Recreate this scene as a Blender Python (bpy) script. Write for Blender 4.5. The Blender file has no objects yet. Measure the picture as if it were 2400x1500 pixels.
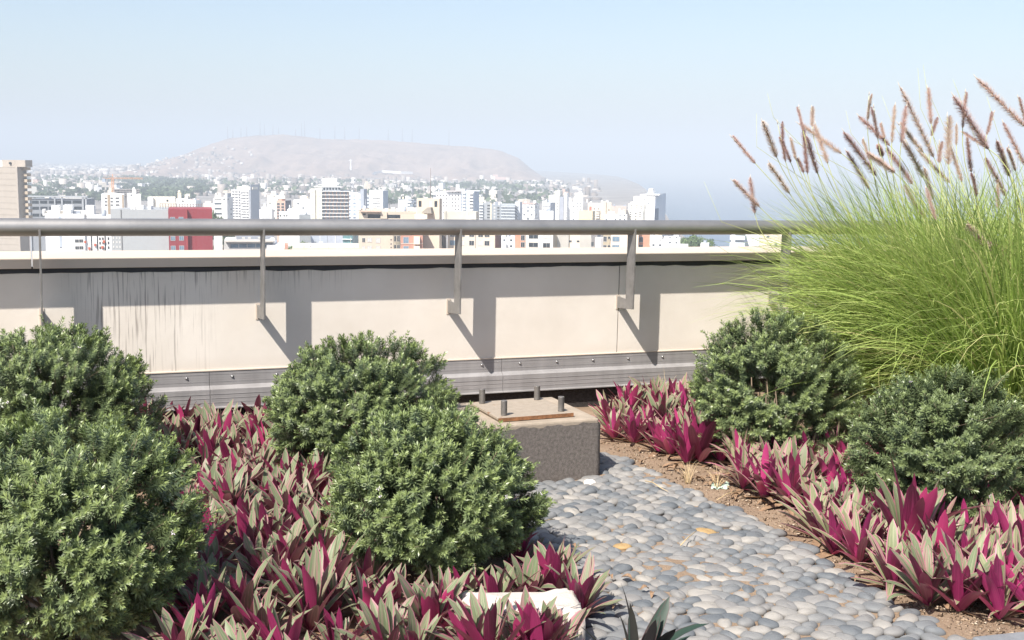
import bpy, math, random
import numpy as np
from mathutils import Matrix, Vector

# ------------------------------------------------------------------ camera, sky, sun, exposure
sc = bpy.context.scene
COL = sc.collection
F, H = 2800.0, 1.75
ROLL, PITCH = 0.012, math.radians(7.561)
_a = math.pi/2 - PITCH
RX = np.array([[1,0,0],[0,math.cos(_a),-math.sin(_a)],[0,math.sin(_a),math.cos(_a)]])
RZ = np.array([[math.cos(ROLL),-math.sin(ROLL),0],[math.sin(ROLL),math.cos(ROLL),0],[0,0,1]])
R = RX @ RZ
O = np.array([0.0, 0.0, H])
cam = bpy.data.objects.new('camera', bpy.data.cameras.new('camera'))
COL.objects.link(cam)
cam.matrix_world = Matrix.Translation((0,0,H)) @ Matrix(R.tolist()).to_4x4()
cam.data.sensor_width = 36.0
cam.data.lens = F/2400*36.0
cam.data.clip_start, cam.data.clip_end = 0.05, 120000.0
sc.camera = cam

LIGHT = Vector((0.924, 1.451, -2.04)).normalized()          # direction the sunlight travels
ELEV = math.asin(-LIGHT.z)
w = bpy.data.worlds.new('World'); sc.world = w; w.use_nodes = True
nt = w.node_tree
sky = nt.nodes.new('ShaderNodeTexSky'); sky.sky_type = 'NISHITA'; sky.sun_disc = False
sky.sun_elevation = ELEV
sky.sun_rotation = math.atan2(-LIGHT.x, -LIGHT.y)
sky.altitude = 0; sky.air_density = 1.0; sky.dust_density = 1.8; sky.ozone_density = 2.0
bg = nt.nodes['Background']; bg.inputs['Strength'].default_value = 0.083
nt.links.new(sky.outputs[0], bg.inputs['Color'])
sl = bpy.data.lights.new('sun', 'SUN'); sl.energy = 4.2; sl.angle = math.radians(0.53); sl.color = (1.0, 0.94, 0.86)
sun = bpy.data.objects.new('sun', sl); COL.objects.link(sun)
sun.rotation_euler = LIGHT.to_track_quat('-Z', 'Y').to_euler()
sc.view_settings.view_transform = 'Standard'; sc.view_settings.look = 'None'
sc.view_settings.gamma = 1.0; sc.view_settings.use_curve_mapping = False
sc.view_settings.exposure = 1.15
sc.cycles.use_denoising = True
sc.cycles.max_bounces = 6; sc.cycles.diffuse_bounces = 3; sc.cycles.glossy_bounces = 2
sc.cycles.transmission_bounces = 4; sc.cycles.volume_bounces = 0; sc.cycles.transparent_max_bounces = 4

# ------------------------------------------------------------------ helpers
rng = np.random.default_rng(7)
random.seed(7)

def ray(x, y): return R @ np.array([(x-1200)/F, -(y-750)/F, -1.0])
def at(x, y, Y):                       # point seen at photo pixel (x, y) at distance Y
    d = ray(x, y); return O + d*Y/d[1]
def gp(x, y, z=0.0):                   # point seen at photo pixel (x, y) lying at height z
    d = ray(x, y); return O + d*(z-H)/d[2]

def tag(o, label=None, cat=None, group=None, kind=None):
    if label: o['label'] = label
    if cat: o['category'] = cat
    if group: o['group'] = group
    if kind: o['kind'] = kind
    return o

def empty(name, loc=(0,0,0), rz=0.0, label=None, cat=None, group=None):
    o = bpy.data.objects.new(name, None); COL.objects.link(o)
    o.location = tuple(float(v) for v in loc); o.rotation_euler = (0,0,rz); o.empty_display_size = 0.1
    return tag(o, label, cat, group)

def link_mesh(name, me, parent=None):
    o = bpy.data.objects.new(name, me); COL.objects.link(o)
    if parent is not None: o.parent = parent
    return o

def mesh_np(name, V, Fc, mats, uv=None, attr=None, smooth=False, mi=None):
    """V (n,3), Fc (m,k) uniform polygons; uv per loop (m*k,2); attr = dict of point float arrays"""
    V = np.asarray(V, dtype=np.float32); Fc = np.asarray(Fc, dtype=np.int32)
    me = bpy.data.meshes.new(name); m, k = Fc.shape
    me.vertices.add(len(V)); me.vertices.foreach_set('co', V.ravel())
    me.loops.add(m*k); me.loops.foreach_set('vertex_index', Fc.ravel())
    me.polygons.add(m); me.polygons.foreach_set('loop_start', np.arange(0, m*k, k, dtype=np.int32))
    if smooth: me.polygons.foreach_set('use_smooth', np.ones(m, dtype=bool))
    if mi is not None: me.polygons.foreach_set('material_index', np.asarray(mi, dtype=np.int32))
    for mt in (mats if isinstance(mats, (list, tuple)) else [mats]): me.materials.append(mt)
    if uv is not None:
        l = me.uv_layers.new(name='uv'); l.data.foreach_set('uv', np.asarray(uv, dtype=np.float32).ravel())
    if attr:
        for kx, a in attr.items():
            at_ = me.attributes.new(kx, 'FLOAT', 'POINT'); at_.data.foreach_set('value', np.asarray(a, dtype=np.float32))
    me.update(calc_edges=True); me.validate()
    return me

class MB:
    """collects boxes, prisms, tubes; build() links them as ONE mesh object"""
    def __init__(s): s.v=[]; s.f=[]; s.m=[]; s.s=[]
    def box(s, x0,x1,y0,y1,z0,z1, m=0):
        b=len(s.v)
        s.v += [(x0,y0,z0),(x1,y0,z0),(x1,y1,z0),(x0,y1,z0),(x0,y0,z1),(x1,y0,z1),(x1,y1,z1),(x0,y1,z1)]
        for q in ((0,3,2,1),(4,5,6,7),(0,1,5,4),(1,2,6,5),(2,3,7,6),(3,0,4,7)):
            s.f.append(tuple(b+i for i in q)); s.m.append(m); s.s.append(False)
        return s
    def extrude(s, prof, axis_pts, m=0, smooth=False, close=True):
        """prof: list of (a,b) offsets; axis_pts: list of (origin, A, B) frames"""
        b=len(s.v); n=len(prof)
        for (o,A,B) in axis_pts:
            for (p,q) in prof: s.v.append(tuple(np.asarray(o)+np.asarray(A)*p+np.asarray(B)*q))
        for k in range(len(axis_pts)-1):
            for i in range(n):
                j=(i+1)%n
                s.f.append((b+k*n+i,b+k*n+j,b+(k+1)*n+j,b+(k+1)*n+i)); s.m.append(m); s.s.append(smooth)
        if close:
            s.f.append(tuple(b+i for i in range(n))[::-1]); s.m.append(m); s.s.append(False)
            e=b+(len(axis_pts)-1)*n
            s.f.append(tuple(e+i for i in range(n))); s.m.append(m); s.s.append(False)
        return s
    def tube(s, pts, r, n=8, m=0, smooth=True):
        pts=[np.asarray(p,float) for p in pts]
        rr = r if isinstance(r,(list,tuple,np.ndarray)) else [r]*len(pts)
        fr=[]; up=np.array([0.13,0.31,0.94])
        for i,p in enumerate(pts):
            d=pts[min(i+1,len(pts)-1)]-pts[max(i-1,0)]; d=d/(np.linalg.norm(d)+1e-9)
            A=np.cross(d,up)
            if np.linalg.norm(A)<1e-3: A=np.cross(d,np.array([1.,0,0]))
            A/=np.linalg.norm(A); B=np.cross(A,d); fr.append((p,A*rr[i],B*rr[i]))
        prof=[(math.cos(2*math.pi*k/n),math.sin(2*math.pi*k/n)) for k in range(n)]
        return s.extrude(prof,fr,m,smooth)
    def ball(s, c, r, m=0, nu=10, nv=6, sz=1.0):
        b=len(s.v)
        for j in range(nv+1):
            th=math.pi*j/nv
            for i in range(nu):
                ph=2*math.pi*i/nu
                s.v.append((c[0]+r*math.sin(th)*math.cos(ph),c[1]+r*math.sin(th)*math.sin(ph),c[2]+r*sz*math.cos(th)))
        for j in range(nv):
            for i in range(nu):
                k=(i+1)%nu
                s.f.append((b+j*nu+i,b+(j+1)*nu+i,b+(j+1)*nu+k,b+j*nu+k)); s.m.append(m); s.s.append(True)
        return s
    def mesh(s, name, mats):
        me=bpy.data.meshes.new(name); me.from_pydata(s.v,[],s.f)
        for mt in (mats if isinstance(mats,(list,tuple)) else [mats]): me.materials.append(mt)
        me.polygons.foreach_set('material_index',s.m); me.polygons.foreach_set('use_smooth',s.s)
        me.update(); return me
    def build(s, name, mats, parent=None, bevel=0.0):
        o=link_mesh(name, s.mesh(name,mats), parent)
        if bevel:
            b=o.modifiers.new('bevel','BEVEL'); b.width=bevel; b.segments=2; b.limit_method='ANGLE'
        return o

# ------------------------------------------------------------------ materials
def new_mat(name):
    m=bpy.data.materials.new(name); m.use_nodes=True
    n=m.node_tree.nodes; return m, n, m.node_tree.links, n['Principled BSDF']
def N(n, t, **kw):
    x=n.new(t)
    for k,v in kw.items(): setattr(x,k,v)
    return x
def ramp(n, stops):
    r=n.new('ShaderNodeValToRGB'); e=r.color_ramp.elements
    while len(e)>1: e.remove(e[-1])
    e[0].position=stops[0][0]; e[0].color=(*stops[0][1],1)
    for p,c in stops[1:]:
        q=e.new(p); q.color=(*c,1)
    return r
def mixc(n,l,fac,a,b,blend='MIX'):
    x=n.new('ShaderNodeMix'); x.data_type='RGBA'; x.blend_type=blend
    for s,v in ((0,fac),(6,a),(7,b)):
        if hasattr(v,'is_output'): l.new(v,x.inputs[s])
        else: x.inputs[s].default_value = v if s==0 else (*v,1)
    return x.outputs[2]
def math_(n,l,op,a,b=None,c=None,clamp=False):
    x=n.new('ShaderNodeMath'); x.operation=op; x.use_clamp=clamp
    for i,v in enumerate((a,b,c)):
        if v is None: continue
        if hasattr(v,'is_output'): l.new(v,x.inputs[i])
        else: x.inputs[i].default_value=v
    return x.outputs[0]
def noise(n,l,vec,scale,detail=4,rough=0.6):
    x=n.new('ShaderNodeTexNoise'); x.inputs['Scale'].default_value=scale; x.inputs['Detail'].default_value=detail; x.inputs['Roughness'].default_value=rough
    if vec is not None: l.new(vec,x.inputs['Vector'])
    return x
def bump(n,l,h,b,strength=0.3,dist=0.01):
    x=n.new('ShaderNodeBump'); x.inputs['Strength'].default_value=strength; x.inputs['Distance'].default_value=dist
    l.new(h,x.inputs['Height']); l.new(x.outputs[0],b.inputs['Normal'])

def simple(name, c, rough=0.7, var=0.15, scale=3.0, metal=0.0, bmp=0.0, bscale=60, coord='Object', spec=0.5):
    m,n,l,b=new_mat(name); tc=N(n,'ShaderNodeTexCoord')
    ns=noise(n,l,tc.outputs[coord],scale,6,0.65)
    lo=tuple(v*(1-var) for v in c); hi=tuple(min(1,v*(1+var)) for v in c)
    r=ramp(n,[(0.3,lo),(0.7,hi)]); l.new(ns.outputs['Fac'],r.inputs[0]); l.new(r.outputs[0],b.inputs['Base Color'])
    b.inputs['Roughness'].default_value=rough; b.inputs['Metallic'].default_value=metal; b.inputs['Specular IOR Level'].default_value=spec
    if bmp: bump(n,l,noise(n,l,tc.outputs[coord],bscale,5,0.7).outputs['Fac'],b,bmp,0.01)
    return m

M={}
# wall panel: cream render, fine texture, dark drip streaks of dirt
def mat_wall():
    m,n,l,b=new_mat('cream_render'); tc=N(n,'ShaderNodeTexCoord'); sx=N(n,'ShaderNodeSeparateXYZ'); l.new(tc.outputs['Object'],sx.inputs[0])
    big=noise(n,l,tc.outputs['Object'],1.6,5,0.6)
    r=ramp(n,[(0.3,(0.61,0.555,0.485)),(0.7,(0.715,0.66,0.59))]); l.new(big.outputs['Fac'],r.inputs[0])
    # drips: thin vertical streaks, a noise of u only, wobbling slightly with z
    mp=N(n,'ShaderNodeMapping'); mp.inputs['Scale'].default_value=(1,0.0,0.035); l.new(tc.outputs['Object'],mp.inputs[0])
    s1=noise(n,l,mp.outputs[0],75,2,0.55); s2=noise(n,l,mp.outputs[0],9,2,0.5)
    st=math_(n,l,'MULTIPLY_ADD',s1.outputs['Fac'],9.0,-4.75,True)
    # where the streaks are: a window of u, lengths by noise of u
    u=sx.outputs['X']; z=sx.outputs['Z']
    win=math_(n,l,'MULTIPLY',math_(n,l,'MULTIPLY_ADD',u,4.0,10.0,True),math_(n,l,'MULTIPLY_ADD',u,-3.2,-4.9,True))
    win2=math_(n,l,'MULTIPLY',math_(n,l,'MULTIPLY_ADD',u,3.0,6.2,True),math_(n,l,'MULTIPLY_ADD',u,-2.0,-1.1,True))
    ln=math_(n,l,'MULTIPLY_ADD',s2.outputs['Fac'],3.0,-0.75)                     # streak length
    dz=math_(n,l,'SUBTRACT',0.88,z)
    fall=math_(n,l,'MULTIPLY',math_(n,l,'SUBTRACT',ln,dz),3.0,None,True)
    fall2=math_(n,l,'MULTIPLY_ADD',dz,-4.2,0.75,True)
    k=math_(n,l,'ADD',math_(n,l,'MULTIPLY',math_(n,l,'MULTIPLY',st,win),fall),math_(n,l,'MULTIPLY',math_(n,l,'MULTIPLY',st,win2),fall2),None,True)
    k=math_(n,l,'MULTIPLY',k,0.55)
    c1=mixc(n,l,k,r.outputs[0],(0.11,0.085,0.075))
    sp=noise(n,l,tc.outputs['Object'],38,2,0.5); spk=math_(n,l,'MULTIPLY_ADD',sp.outputs['Fac'],14,-10.6,True)
    c2=mixc(n,l,math_(n,l,'MULTIPLY',spk,0.35),c1,(0.3,0.26,0.2))
    ft=math_(n,l,'MULTIPLY',math_(n,l,'MULTIPLY_ADD',z,-9.0,3.0,True),math_(n,l,'MULTIPLY_ADD',big.outputs['Fac'],3.0,-1.2,True))
    c2=mixc(n,l,math_(n,l,'MULTIPLY',ft,0.30),c2,(0.40,0.29,0.19))
    l.new(c2,b.inputs['Base Color']); b.inputs['Roughness'].default_value=0.85; b.inputs['Specular IOR Level'].default_value=0.25
    bump(n,l,noise(n,l,tc.outputs['Object'],24,7,0.65).outputs['Fac'],b,0.22,0.006)
    return m
M['wall']=mat_wall()
M['coping']=simple('coping_paint',(0.53,0.45,0.37),0.7,0.05,2.0,bmp=0.1)
M['gap_dark']=simple('dark_gap',(0.025,0.026,0.03),0.6,0.3,9,bmp=0.3,bscale=40)
def mat_alu():
    m,n,l,b=new_mat('mill_aluminium'); tc=N(n,'ShaderNodeTexCoord'); mp=N(n,'ShaderNodeMapping'); mp.inputs['Scale'].default_value=(0.6,1,38)
    l.new(tc.outputs['Object'],mp.inputs[0]); s=noise(n,l,mp.outputs[0],4,4,0.6); g=noise(n,l,tc.outputs['Object'],7,5,0.6)
    mp2=N(n,'ShaderNodeMapping'); mp2.inputs['Scale'].default_value=(1,1,0.05); l.new(tc.outputs['Object'],mp2.inputs[0]); v=noise(n,l,mp2.outputs[0],8,3,0.6)
    f=math_(n,l,'MULTIPLY_ADD',s.outputs['Fac'],0.5,math_(n,l,'MULTIPLY',v.outputs['Fac'],0.5))
    r=ramp(n,[(0.35,(0.225,0.215,0.213)),(0.6,(0.32,0.308,0.305))]); l.new(f,r.inputs[0]); l.new(r.outputs[0],b.inputs['Base Color'])
    b.inputs['Metallic'].default_value=0.12
    rr=math_(n,l,'MULTIPLY_ADD',g.outputs['Fac'],0.25,0.36); l.new(rr,b.inputs['Roughness'])
    bump(n,l,s.outputs['Fac'],b,0.12,0.002); return m
M['alu']=mat_alu()
M['zinc']=simple('zinc_screw',(0.5,0.5,0.5),0.35,0.1,5,metal=0.9)
def mat_rail():
    m,n,l,b=new_mat('grey_steel_paint'); tc=N(n,'ShaderNodeTexCoord')
    a=noise(n,l,tc.outputs['Object'],2.2,6,0.7); g=noise(n,l,tc.outputs['Object'],55,4,0.7)
    r=ramp(n,[(0.3,(0.31,0.298,0.285)),(0.7,(0.40,0.387,0.37))]); l.new(a.outputs['Fac'],r.inputs[0])
    k=math_(n,l,'MULTIPLY_ADD',g.outputs['Fac'],9,-6.1,True)
    l.new(mixc(n,l,math_(n,l,'MULTIPLY',k,0.5),r.outputs[0],(0.42,0.38,0.33)),b.inputs['Base Color'])
    b.inputs['Metallic'].default_value=0.75
    l.new(math_(n,l,'MULTIPLY_ADD',a.outputs['Fac'],0.2,0.36),b.inputs['Roughness'])
    bump(n,l,g.outputs['Fac'],b,0.10,0.002); return m
M['rail']=mat_rail()
M['post']=simple('galvanised_plate',(0.155,0.148,0.14),0.5,0.25,14,metal=0.0,bmp=0.15,bscale=90)
M['felt']=simple('brown_felt',(0.17,0.15,0.135),0.97,0.35,60,bmp=0.9,bscale=190,spec=0.1)
M['felt_dark']=simple('black_felt',(0.045,0.04,0.038),0.97,0.35,50,bmp=0.8,bscale=150,spec=0.1)
def mat_concrete():
    m,n,l,b=new_mat('weathered_concrete'); tc=N(n,'ShaderNodeTexCoord')
    a=noise(n,l,tc.outputs['Object'],6,7,0.7); r=ramp(n,[(0.3,(0.25,0.205,0.155)),(0.72,(0.40,0.33,0.255))]); l.new(a.outputs['Fac'],r.inputs[0]); l.new(r.outputs[0],b.inputs['Base Color'])
    b.inputs['Roughness'].default_value=0.9; bump(n,l,noise(n,l,tc.outputs['Object'],45,6,0.7).outputs['Fac'],b,0.5,0.01); return m
M['concrete']=mat_concrete()
def mat_plate():
    m,n,l,b=new_mat('painted_plate_rust'); tc=N(n,'ShaderNodeTexCoord')
    a=noise(n,l,tc.outputs['Object'],7,7,0.75); k=math_(n,l,'MULTIPLY_ADD',a.outputs['Fac'],13,-7.9,True)
    g=noise(n,l,tc.outputs['Object'],25,5,0.6); r=ramp(n,[(0.3,(0.27,0.225,0.175)),(0.7,(0.34,0.285,0.225))]); l.new(g.outputs['Fac'],r.inputs[0])
    l.new(mixc(n,l,k,r.outputs[0],(0.20,0.09,0.04)),b.inputs['Base Color']); b.inputs['Roughness'].default_value=0.75
    bump(n,l,g.outputs['Fac'],b,0.3,0.004); return m
M['plate']=mat_plate()
M['rust']=simple('rust',(0.23,0.105,0.045),0.9,0.5,18,bmp=0.6,bscale=60)
M['bolt']=simple('threaded_steel',(0.20,0.185,0.17),0.5,0.3,30,metal=0.5)
M['sack']=simple('white_canvas',(0.56,0.50,0.44),0.9,0.14,9,bmp=0.5,bscale=70)

def mat_soil():
    m,n,l,b=new_mat('dry_soil'); tc=N(n,'ShaderNodeTexCoord')
    a=noise(n,l,tc.outputs['Object'],3.5,8,0.7); g=noise(n,l,tc.outputs['Object'],70,5,0.75); d=noise(n,l,tc.outputs['Object'],16,4,0.6)
    r=ramp(n,[(0.25,(0.17,0.115,0.075)),(0.5,(0.27,0.195,0.135)),(0.8,(0.36,0.275,0.20))])
    l.new(math_(n,l,'MULTIPLY_ADD',g.outputs['Fac'],0.45,math_(n,l,'MULTIPLY',a.outputs['Fac'],0.55)),r.inputs[0])
    k=math_(n,l,'MULTIPLY_ADD',d.outputs['Fac'],8,-5.2,True)
    l.new(mixc(n,l,math_(n,l,'MULTIPLY',k,0.6),r.outputs[0],(0.12,0.08,0.05)),b.inputs['Base Color'])
    b.inputs['Roughness'].default_value=0.97; b.inputs['Specular IOR Level'].default_value=0.15
    bump(n,l,math_(n,l,'ADD',g.outputs['Fac'],d.outputs['Fac']),b,0.8,0.012); return m
M['soil']=mat_soil()
def mat_pebble():
    m,n,l,b=new_mat('river_pebble'); tc=N(n,'ShaderNodeTexCoord'); oi=N(n,'ShaderNodeObjectInfo'); ge=N(n,'ShaderNodeNewGeometry')
    rnd=math_(n,l,'FRACT',math_(n,l,'ADD',math_(n,l,'MULTIPLY',oi.outputs['Random'],7.31),ge.outputs['Random Per Island']))
    r=ramp(n,[(0.0,(0.105,0.115,0.124)),(0.25,(0.145,0.151,0.155)),(0.5,(0.172,0.173,0.171)),(0.7,(0.195,0.188,0.18)),(0.88,(0.228,0.218,0.203)),(1.0,(0.29,0.27,0.24))]); l.new(rnd,r.inputs[0])
    a=noise(n,l,tc.outputs['Object'],22,6,0.7); g=noise(n,l,tc.outputs['Object'],160,3,0.7)
    v=math_(n,l,'MULTIPLY_ADD',a.outputs['Fac'],0.55,0.72)
    c=mixc(n,l,1.0,r.outputs[0],v,'MULTIPLY') if False else None
    hs=N(n,'ShaderNodeHueSaturation'); l.new(r.outputs[0],hs.inputs['Color']); l.new(v,hs.inputs['Value'])
    k=math_(n,l,'MULTIPLY_ADD',g.outputs['Fac'],9,-5.9,True)
    l.new(mixc(n,l,math_(n,l,'MULTIPLY',k,0.5),hs.outputs[0],(0.58,0.57,0.55)),b.inputs['Base Color'])
    b.inputs['Roughness'].default_value=0.62; b.inputs['Specular IOR Level'].default_value=0.35
    bump(n,l,a.outputs['Fac'],b,0.18,0.004); return m
M['pebble']=mat_pebble()
M['pebble_orange']=simple('ochre_pebble',(0.34,0.225,0.10),0.65,0.3,20,bmp=0.2)
M['pebble_white']=simple('white_pebble',(0.62,0.58,0.52),0.6,0.15,20,bmp=0.2)
M['kerb']=simple('dark_stone_kerb',(0.17,0.18,0.19),0.6,0.25,8,bmp=0.3)
M['dry_leaf']=simple('dry_leaf',(0.23,0.145,0.085),0.85,0.5,25,bmp=0.3)
M['straw']=simple('straw',(0.48,0.36,0.20),0.8,0.3,15)
M['scrap']=simple('pale_green_scrap',(0.52,0.66,0.55),0.35,0.25,30,bmp=0.5)
M['black_plastic']=simple('black_plastic',(0.02,0.02,0.022),0.4,0.3,10)

def leaf_shader(m,n,l,b,color,trans=0.3,tcolor=None,rough=0.42,spec=0.5):
    """principled front + translucent light through the leaf"""
    if hasattr(color,'is_output'): l.new(color,b.inputs['Base Color'])
    else: b.inputs['Base Color'].default_value=(*color,1)
    b.inputs['Roughness'].default_value=rough; b.inputs['Specular IOR Level'].default_value=spec
    t=n.new('ShaderNodeBsdfTranslucent')
    c=tcolor if tcolor is not None else color
    if hasattr(c,'is_output'): l.new(c,t.inputs[0])
    else: t.inputs[0].default_value=(*c,1)
    x=n.new('ShaderNodeMixShader'); x.inputs[0].default_value=trans
    l.new(b.outputs[0],x.inputs[1]); l.new(t.outputs[0],x.inputs[2]); l.new(x.outputs[0],n['Material Output'].inputs[0])

def mat_rhoeo(name, green, cream, pink, purple, pinkness):
    m,n,l,b=new_mat(name); uv=N(n,'ShaderNodeUVMap'); sx=N(n,'ShaderNodeSeparateXYZ'); l.new(uv.outputs[0],sx.inputs[0])
    oi=N(n,'ShaderNodeObjectInfo'); ge=N(n,'ShaderNodeNewGeometry')
    isl=ge.outputs['Random Per Island']
    mp=N(n,'ShaderNodeCombineXYZ'); l.new(math_(n,l,'MULTIPLY_ADD',isl,37.0,math_(n,l,'MULTIPLY',sx.outputs[0],1.0)),mp.inputs[0]); l.new(math_(n,l,'MULTIPLY',sx.outputs[1],0.12),mp.inputs[1]); l.new(math_(n,l,'MULTIPLY',oi.outputs['Random'],19.0),mp.inputs[2])
    s=noise(n,l,mp.outputs[0],9,3,0.7)
    edge=math_(n,l,'MULTIPLY',math_(n,l,'ABSOLUTE',math_(n,l,'SUBTRACT',sx.outputs[0],0.5)),2.0)
    k=math_(n,l,'MULTIPLY_ADD',s.outputs['Fac'],4.5,-2.25+0.45*pinkness,True)
    c1=mixc(n,l,math_(n,l,'MULTIPLY',k,0.8),green,cream)
    ek=math_(n,l,'MULTIPLY_ADD',edge,5.0,-3.9+0.35*pinkness,True)
    c2=mixc(n,l,math_(n,l,'MULTIPLY',ek,0.8),c1,pink)
    s2=noise(n,l,mp.outputs[0],4,1,0.5); pk=math_(n,l,'MULTIPLY_ADD',s2.outputs['Fac'],6,-3.6+0.55*pinkness,True)
    c3=mixc(n,l,math_(n,l,'MULTIPLY',pk,0.55),c2,pink)
    pr=ramp(n,[(0.0,tuple(v*0.32 for v in purple)),(0.6,purple),(1.0,(min(1,purple[0]*1.55),purple[1]*1.8,purple[2]*1.35))]); l.new(isl,pr.inputs[0])
    pv=mixc(n,l,math_(n,l,'MULTIPLY_ADD',s.outputs['Fac'],2.5,-1.2,True),pr.outputs[0],tuple(min(1,v*1.5) for v in purple))
    c=mixc(n,l,ge.outputs['Backfacing'],c3,pv)
    t=mixc(n,l,0.6,pv,c3)
    leaf_shader(m,n,l,b,c,0.24,t,0.48,0.3); return m
M['rhoeo']=mat_rhoeo('oyster_plant_leaf',(0.155,0.20,0.105),(0.36,0.38,0.24),(0.50,0.15,0.24),(0.29,0.025,0.105),0.35)
M['rhoeo_pink']=mat_rhoeo('oyster_plant_pink_leaf',(0.175,0.21,0.10),(0.41,0.41,0.25),(0.60,0.16,0.31),(0.42,0.04,0.17),0.65)
M['rhoeo_dark']=mat_rhoeo('oyster_plant_dark_leaf',(0.035,0.062,0.045),(0.05,0.08,0.055),(0.12,0.035,0.05),(0.035,0.03,0.032),-0.6)

def mat_shrub():
    m,n,l,b=new_mat('coastal_rosemary_leaf'); a=N(n,'ShaderNodeAttribute'); a.attribute_name='tip'
    ge=N(n,'ShaderNodeNewGeometry'); oi=N(n,'ShaderNodeObjectInfo')
    r0=ramp(n,[(0.0,(0.042,0.070,0.027)),(0.6,(0.10,0.146,0.060)),(1.0,(0.215,0.265,0.135))]); l.new(ge.outputs['Random Per Island'],r0.inputs[0])
    c=mixc(n,l,a.outputs['Fac'],r0.outputs[0],(0.52,0.64,0.19))
    c2=mixc(n,l,math_(n,l,'MULTIPLY',ge.outputs['Backfacing'],0.4),c,(0.17,0.21,0.10))
    leaf_shader(m,n,l,b,c2,0.14,None,0.40,0.5); return m
M['shrub']=mat_shrub()
M['twig']=simple('grey_brown_twig',(0.19,0.145,0.10),0.85,0.3,40)
M['petal']=simple('pale_lilac_petal',(0.78,0.70,0.78),0.6,0.05,20)
def mat_grass():
    m,n,l,b=new_mat('fountain_grass_blade'); ge=N(n,'ShaderNodeNewGeometry'); uv=N(n,'ShaderNodeUVMap'); sx=N(n,'ShaderNodeSeparateXYZ'); l.new(uv.outputs[0],sx.inputs[0])
    r=ramp(n,[(0.0,(0.10,0.18,0.03)),(0.3,(0.27,0.40,0.075)),(0.7,(0.42,0.54,0.14)),(0.92,(0.58,0.62,0.24)),(1.0,(0.66,0.52,0.28))]); l.new(ge.outputs['Random Per Island'],r.inputs[0])
    c=mixc(n,l,math_(n,l,'MULTIPLY_ADD',sx.outputs[1],1.2,-0.6,True),r.outputs[0],(0.42,0.49,0.17))
    leaf_shader(m,n,l,b,c,0.38,None,0.5,0.3); return m
M['grass']=mat_grass()
M['stalk']=simple('pale_grass_stalk',(0.42,0.44,0.17),0.6,0.25,6)
def mat_plume():
    m,n,l,b=new_mat('purple_brown_plume'); ge=N(n,'ShaderNodeNewGeometry'); oi=N(n,'ShaderNodeObjectInfo')
    r=ramp(n,[(0.0,(0.55,0.42,0.40)),(0.5,(0.84,0.71,0.66)),(1.0,(0.97,0.92,0.86))]); l.new(ge.outputs['Random Per Island'],r.inputs[0])
    r2=ramp(n,[(0.0,(0.68,0.54,0.53)),(0.5,(0.95,0.86,0.84)),(1.0,(1.0,1.0,0.92))]); l.new(oi.outputs['Random'],r2.inputs[0])
    c=mixc(n,l,1.0,r.outputs[0],r2.outputs[0],'MULTIPLY')
    leaf_shader(m,n,l,b,c,0.5,None,0.7,0.2); return m
M['plume']=mat_plume()
M['plume_tip']=simple('cream_plume_tip',(0.58,0.48,0.36),0.8,0.1,20)
# ------------------------------------------------------------------ parapet wall, railing, soil
P3 = np.array([-0.44675, 8.1, 0.15]); SL = -0.0096
UH = np.array([0.92736, 0.37416, 0.0]); NV = np.array([0.37416, -0.92736, 0.0])    # along the wall / out of the wall
def wall_frame():
    X=Vector((UH[0],UH[1],SL)).normalized(); Y=Vector((-NV[0],-NV[1],0)); Z=X.cross(Y)
    m=Matrix((X,Y,Z)).transposed().to_4x4(); m.translation=Vector(P3); return m
WF = wall_frame()
def wall_thing(name,label,cat):
    o=empty(name,label=label,cat=cat); o.matrix_world=WF; return o
def prof_x(mb, prof, x0, x1, m=0, smooth=False):
    """extrude a (y,z) outline from x0 to x1"""
    return mb.extrude([(p[0],p[1]) for p in prof][::-1], [((x,0,0),(0,1,0),(0,0,1)) for x in (x0,x1)], m, smooth)

pw = wall_thing('parapet_wall','cream parapet wall with dirt streaks, sloped coping and aluminium flashing at its foot','wall')
JX = 1.302
for x0,x1 in ((-8,JX),(JX+0.008,8)):
    MB().box(x0,x1,0.0,0.18,0.236,0.88).build('wall_panel',M['wall'],pw)
MB().box(-8,8,0.012,0.2,0.02,0.90).build('wall_core',M['gap_dark'],pw)
MB().box(-8,8,0.004,0.18,-0.9,0.018).build('felt_upstand',M['felt_dark'],pw)
s=MB()
segs=np.linspace(-8,8,160); jit=rng.normal(0,0.0035,160)
s.extrude([(0,0),(1,0),(1,1),(0,1)],[((x,-0.004,0.876+j),(0,0.1,0),(0,0,0.031-j)) for x,j in zip(segs,jit)])
s.build('shadow_gap_strip',M['gap_dark'],pw)  # near-black strip paints the shadow gap under the coping
for x0,x1 in ((-8,-2.63),(-2.622,8)):
    c=MB(); prof_x(c,[(-0.03,0.9065),(-0.03,0.968),(-0.026,0.972),(0.22,0.994),(0.225,0.99),(0.225,0.9065)],x0,x1); c.build('coping',M['coping'],pw,bevel=0.003)
t=MB(); prof_x(t,[(-0.010,0.2365),(-0.010,0.243),(0.003,0.246),(0.003,0.2365)],-8,8); t.build('render_edge_bead',M['coping'],pw)
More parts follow.
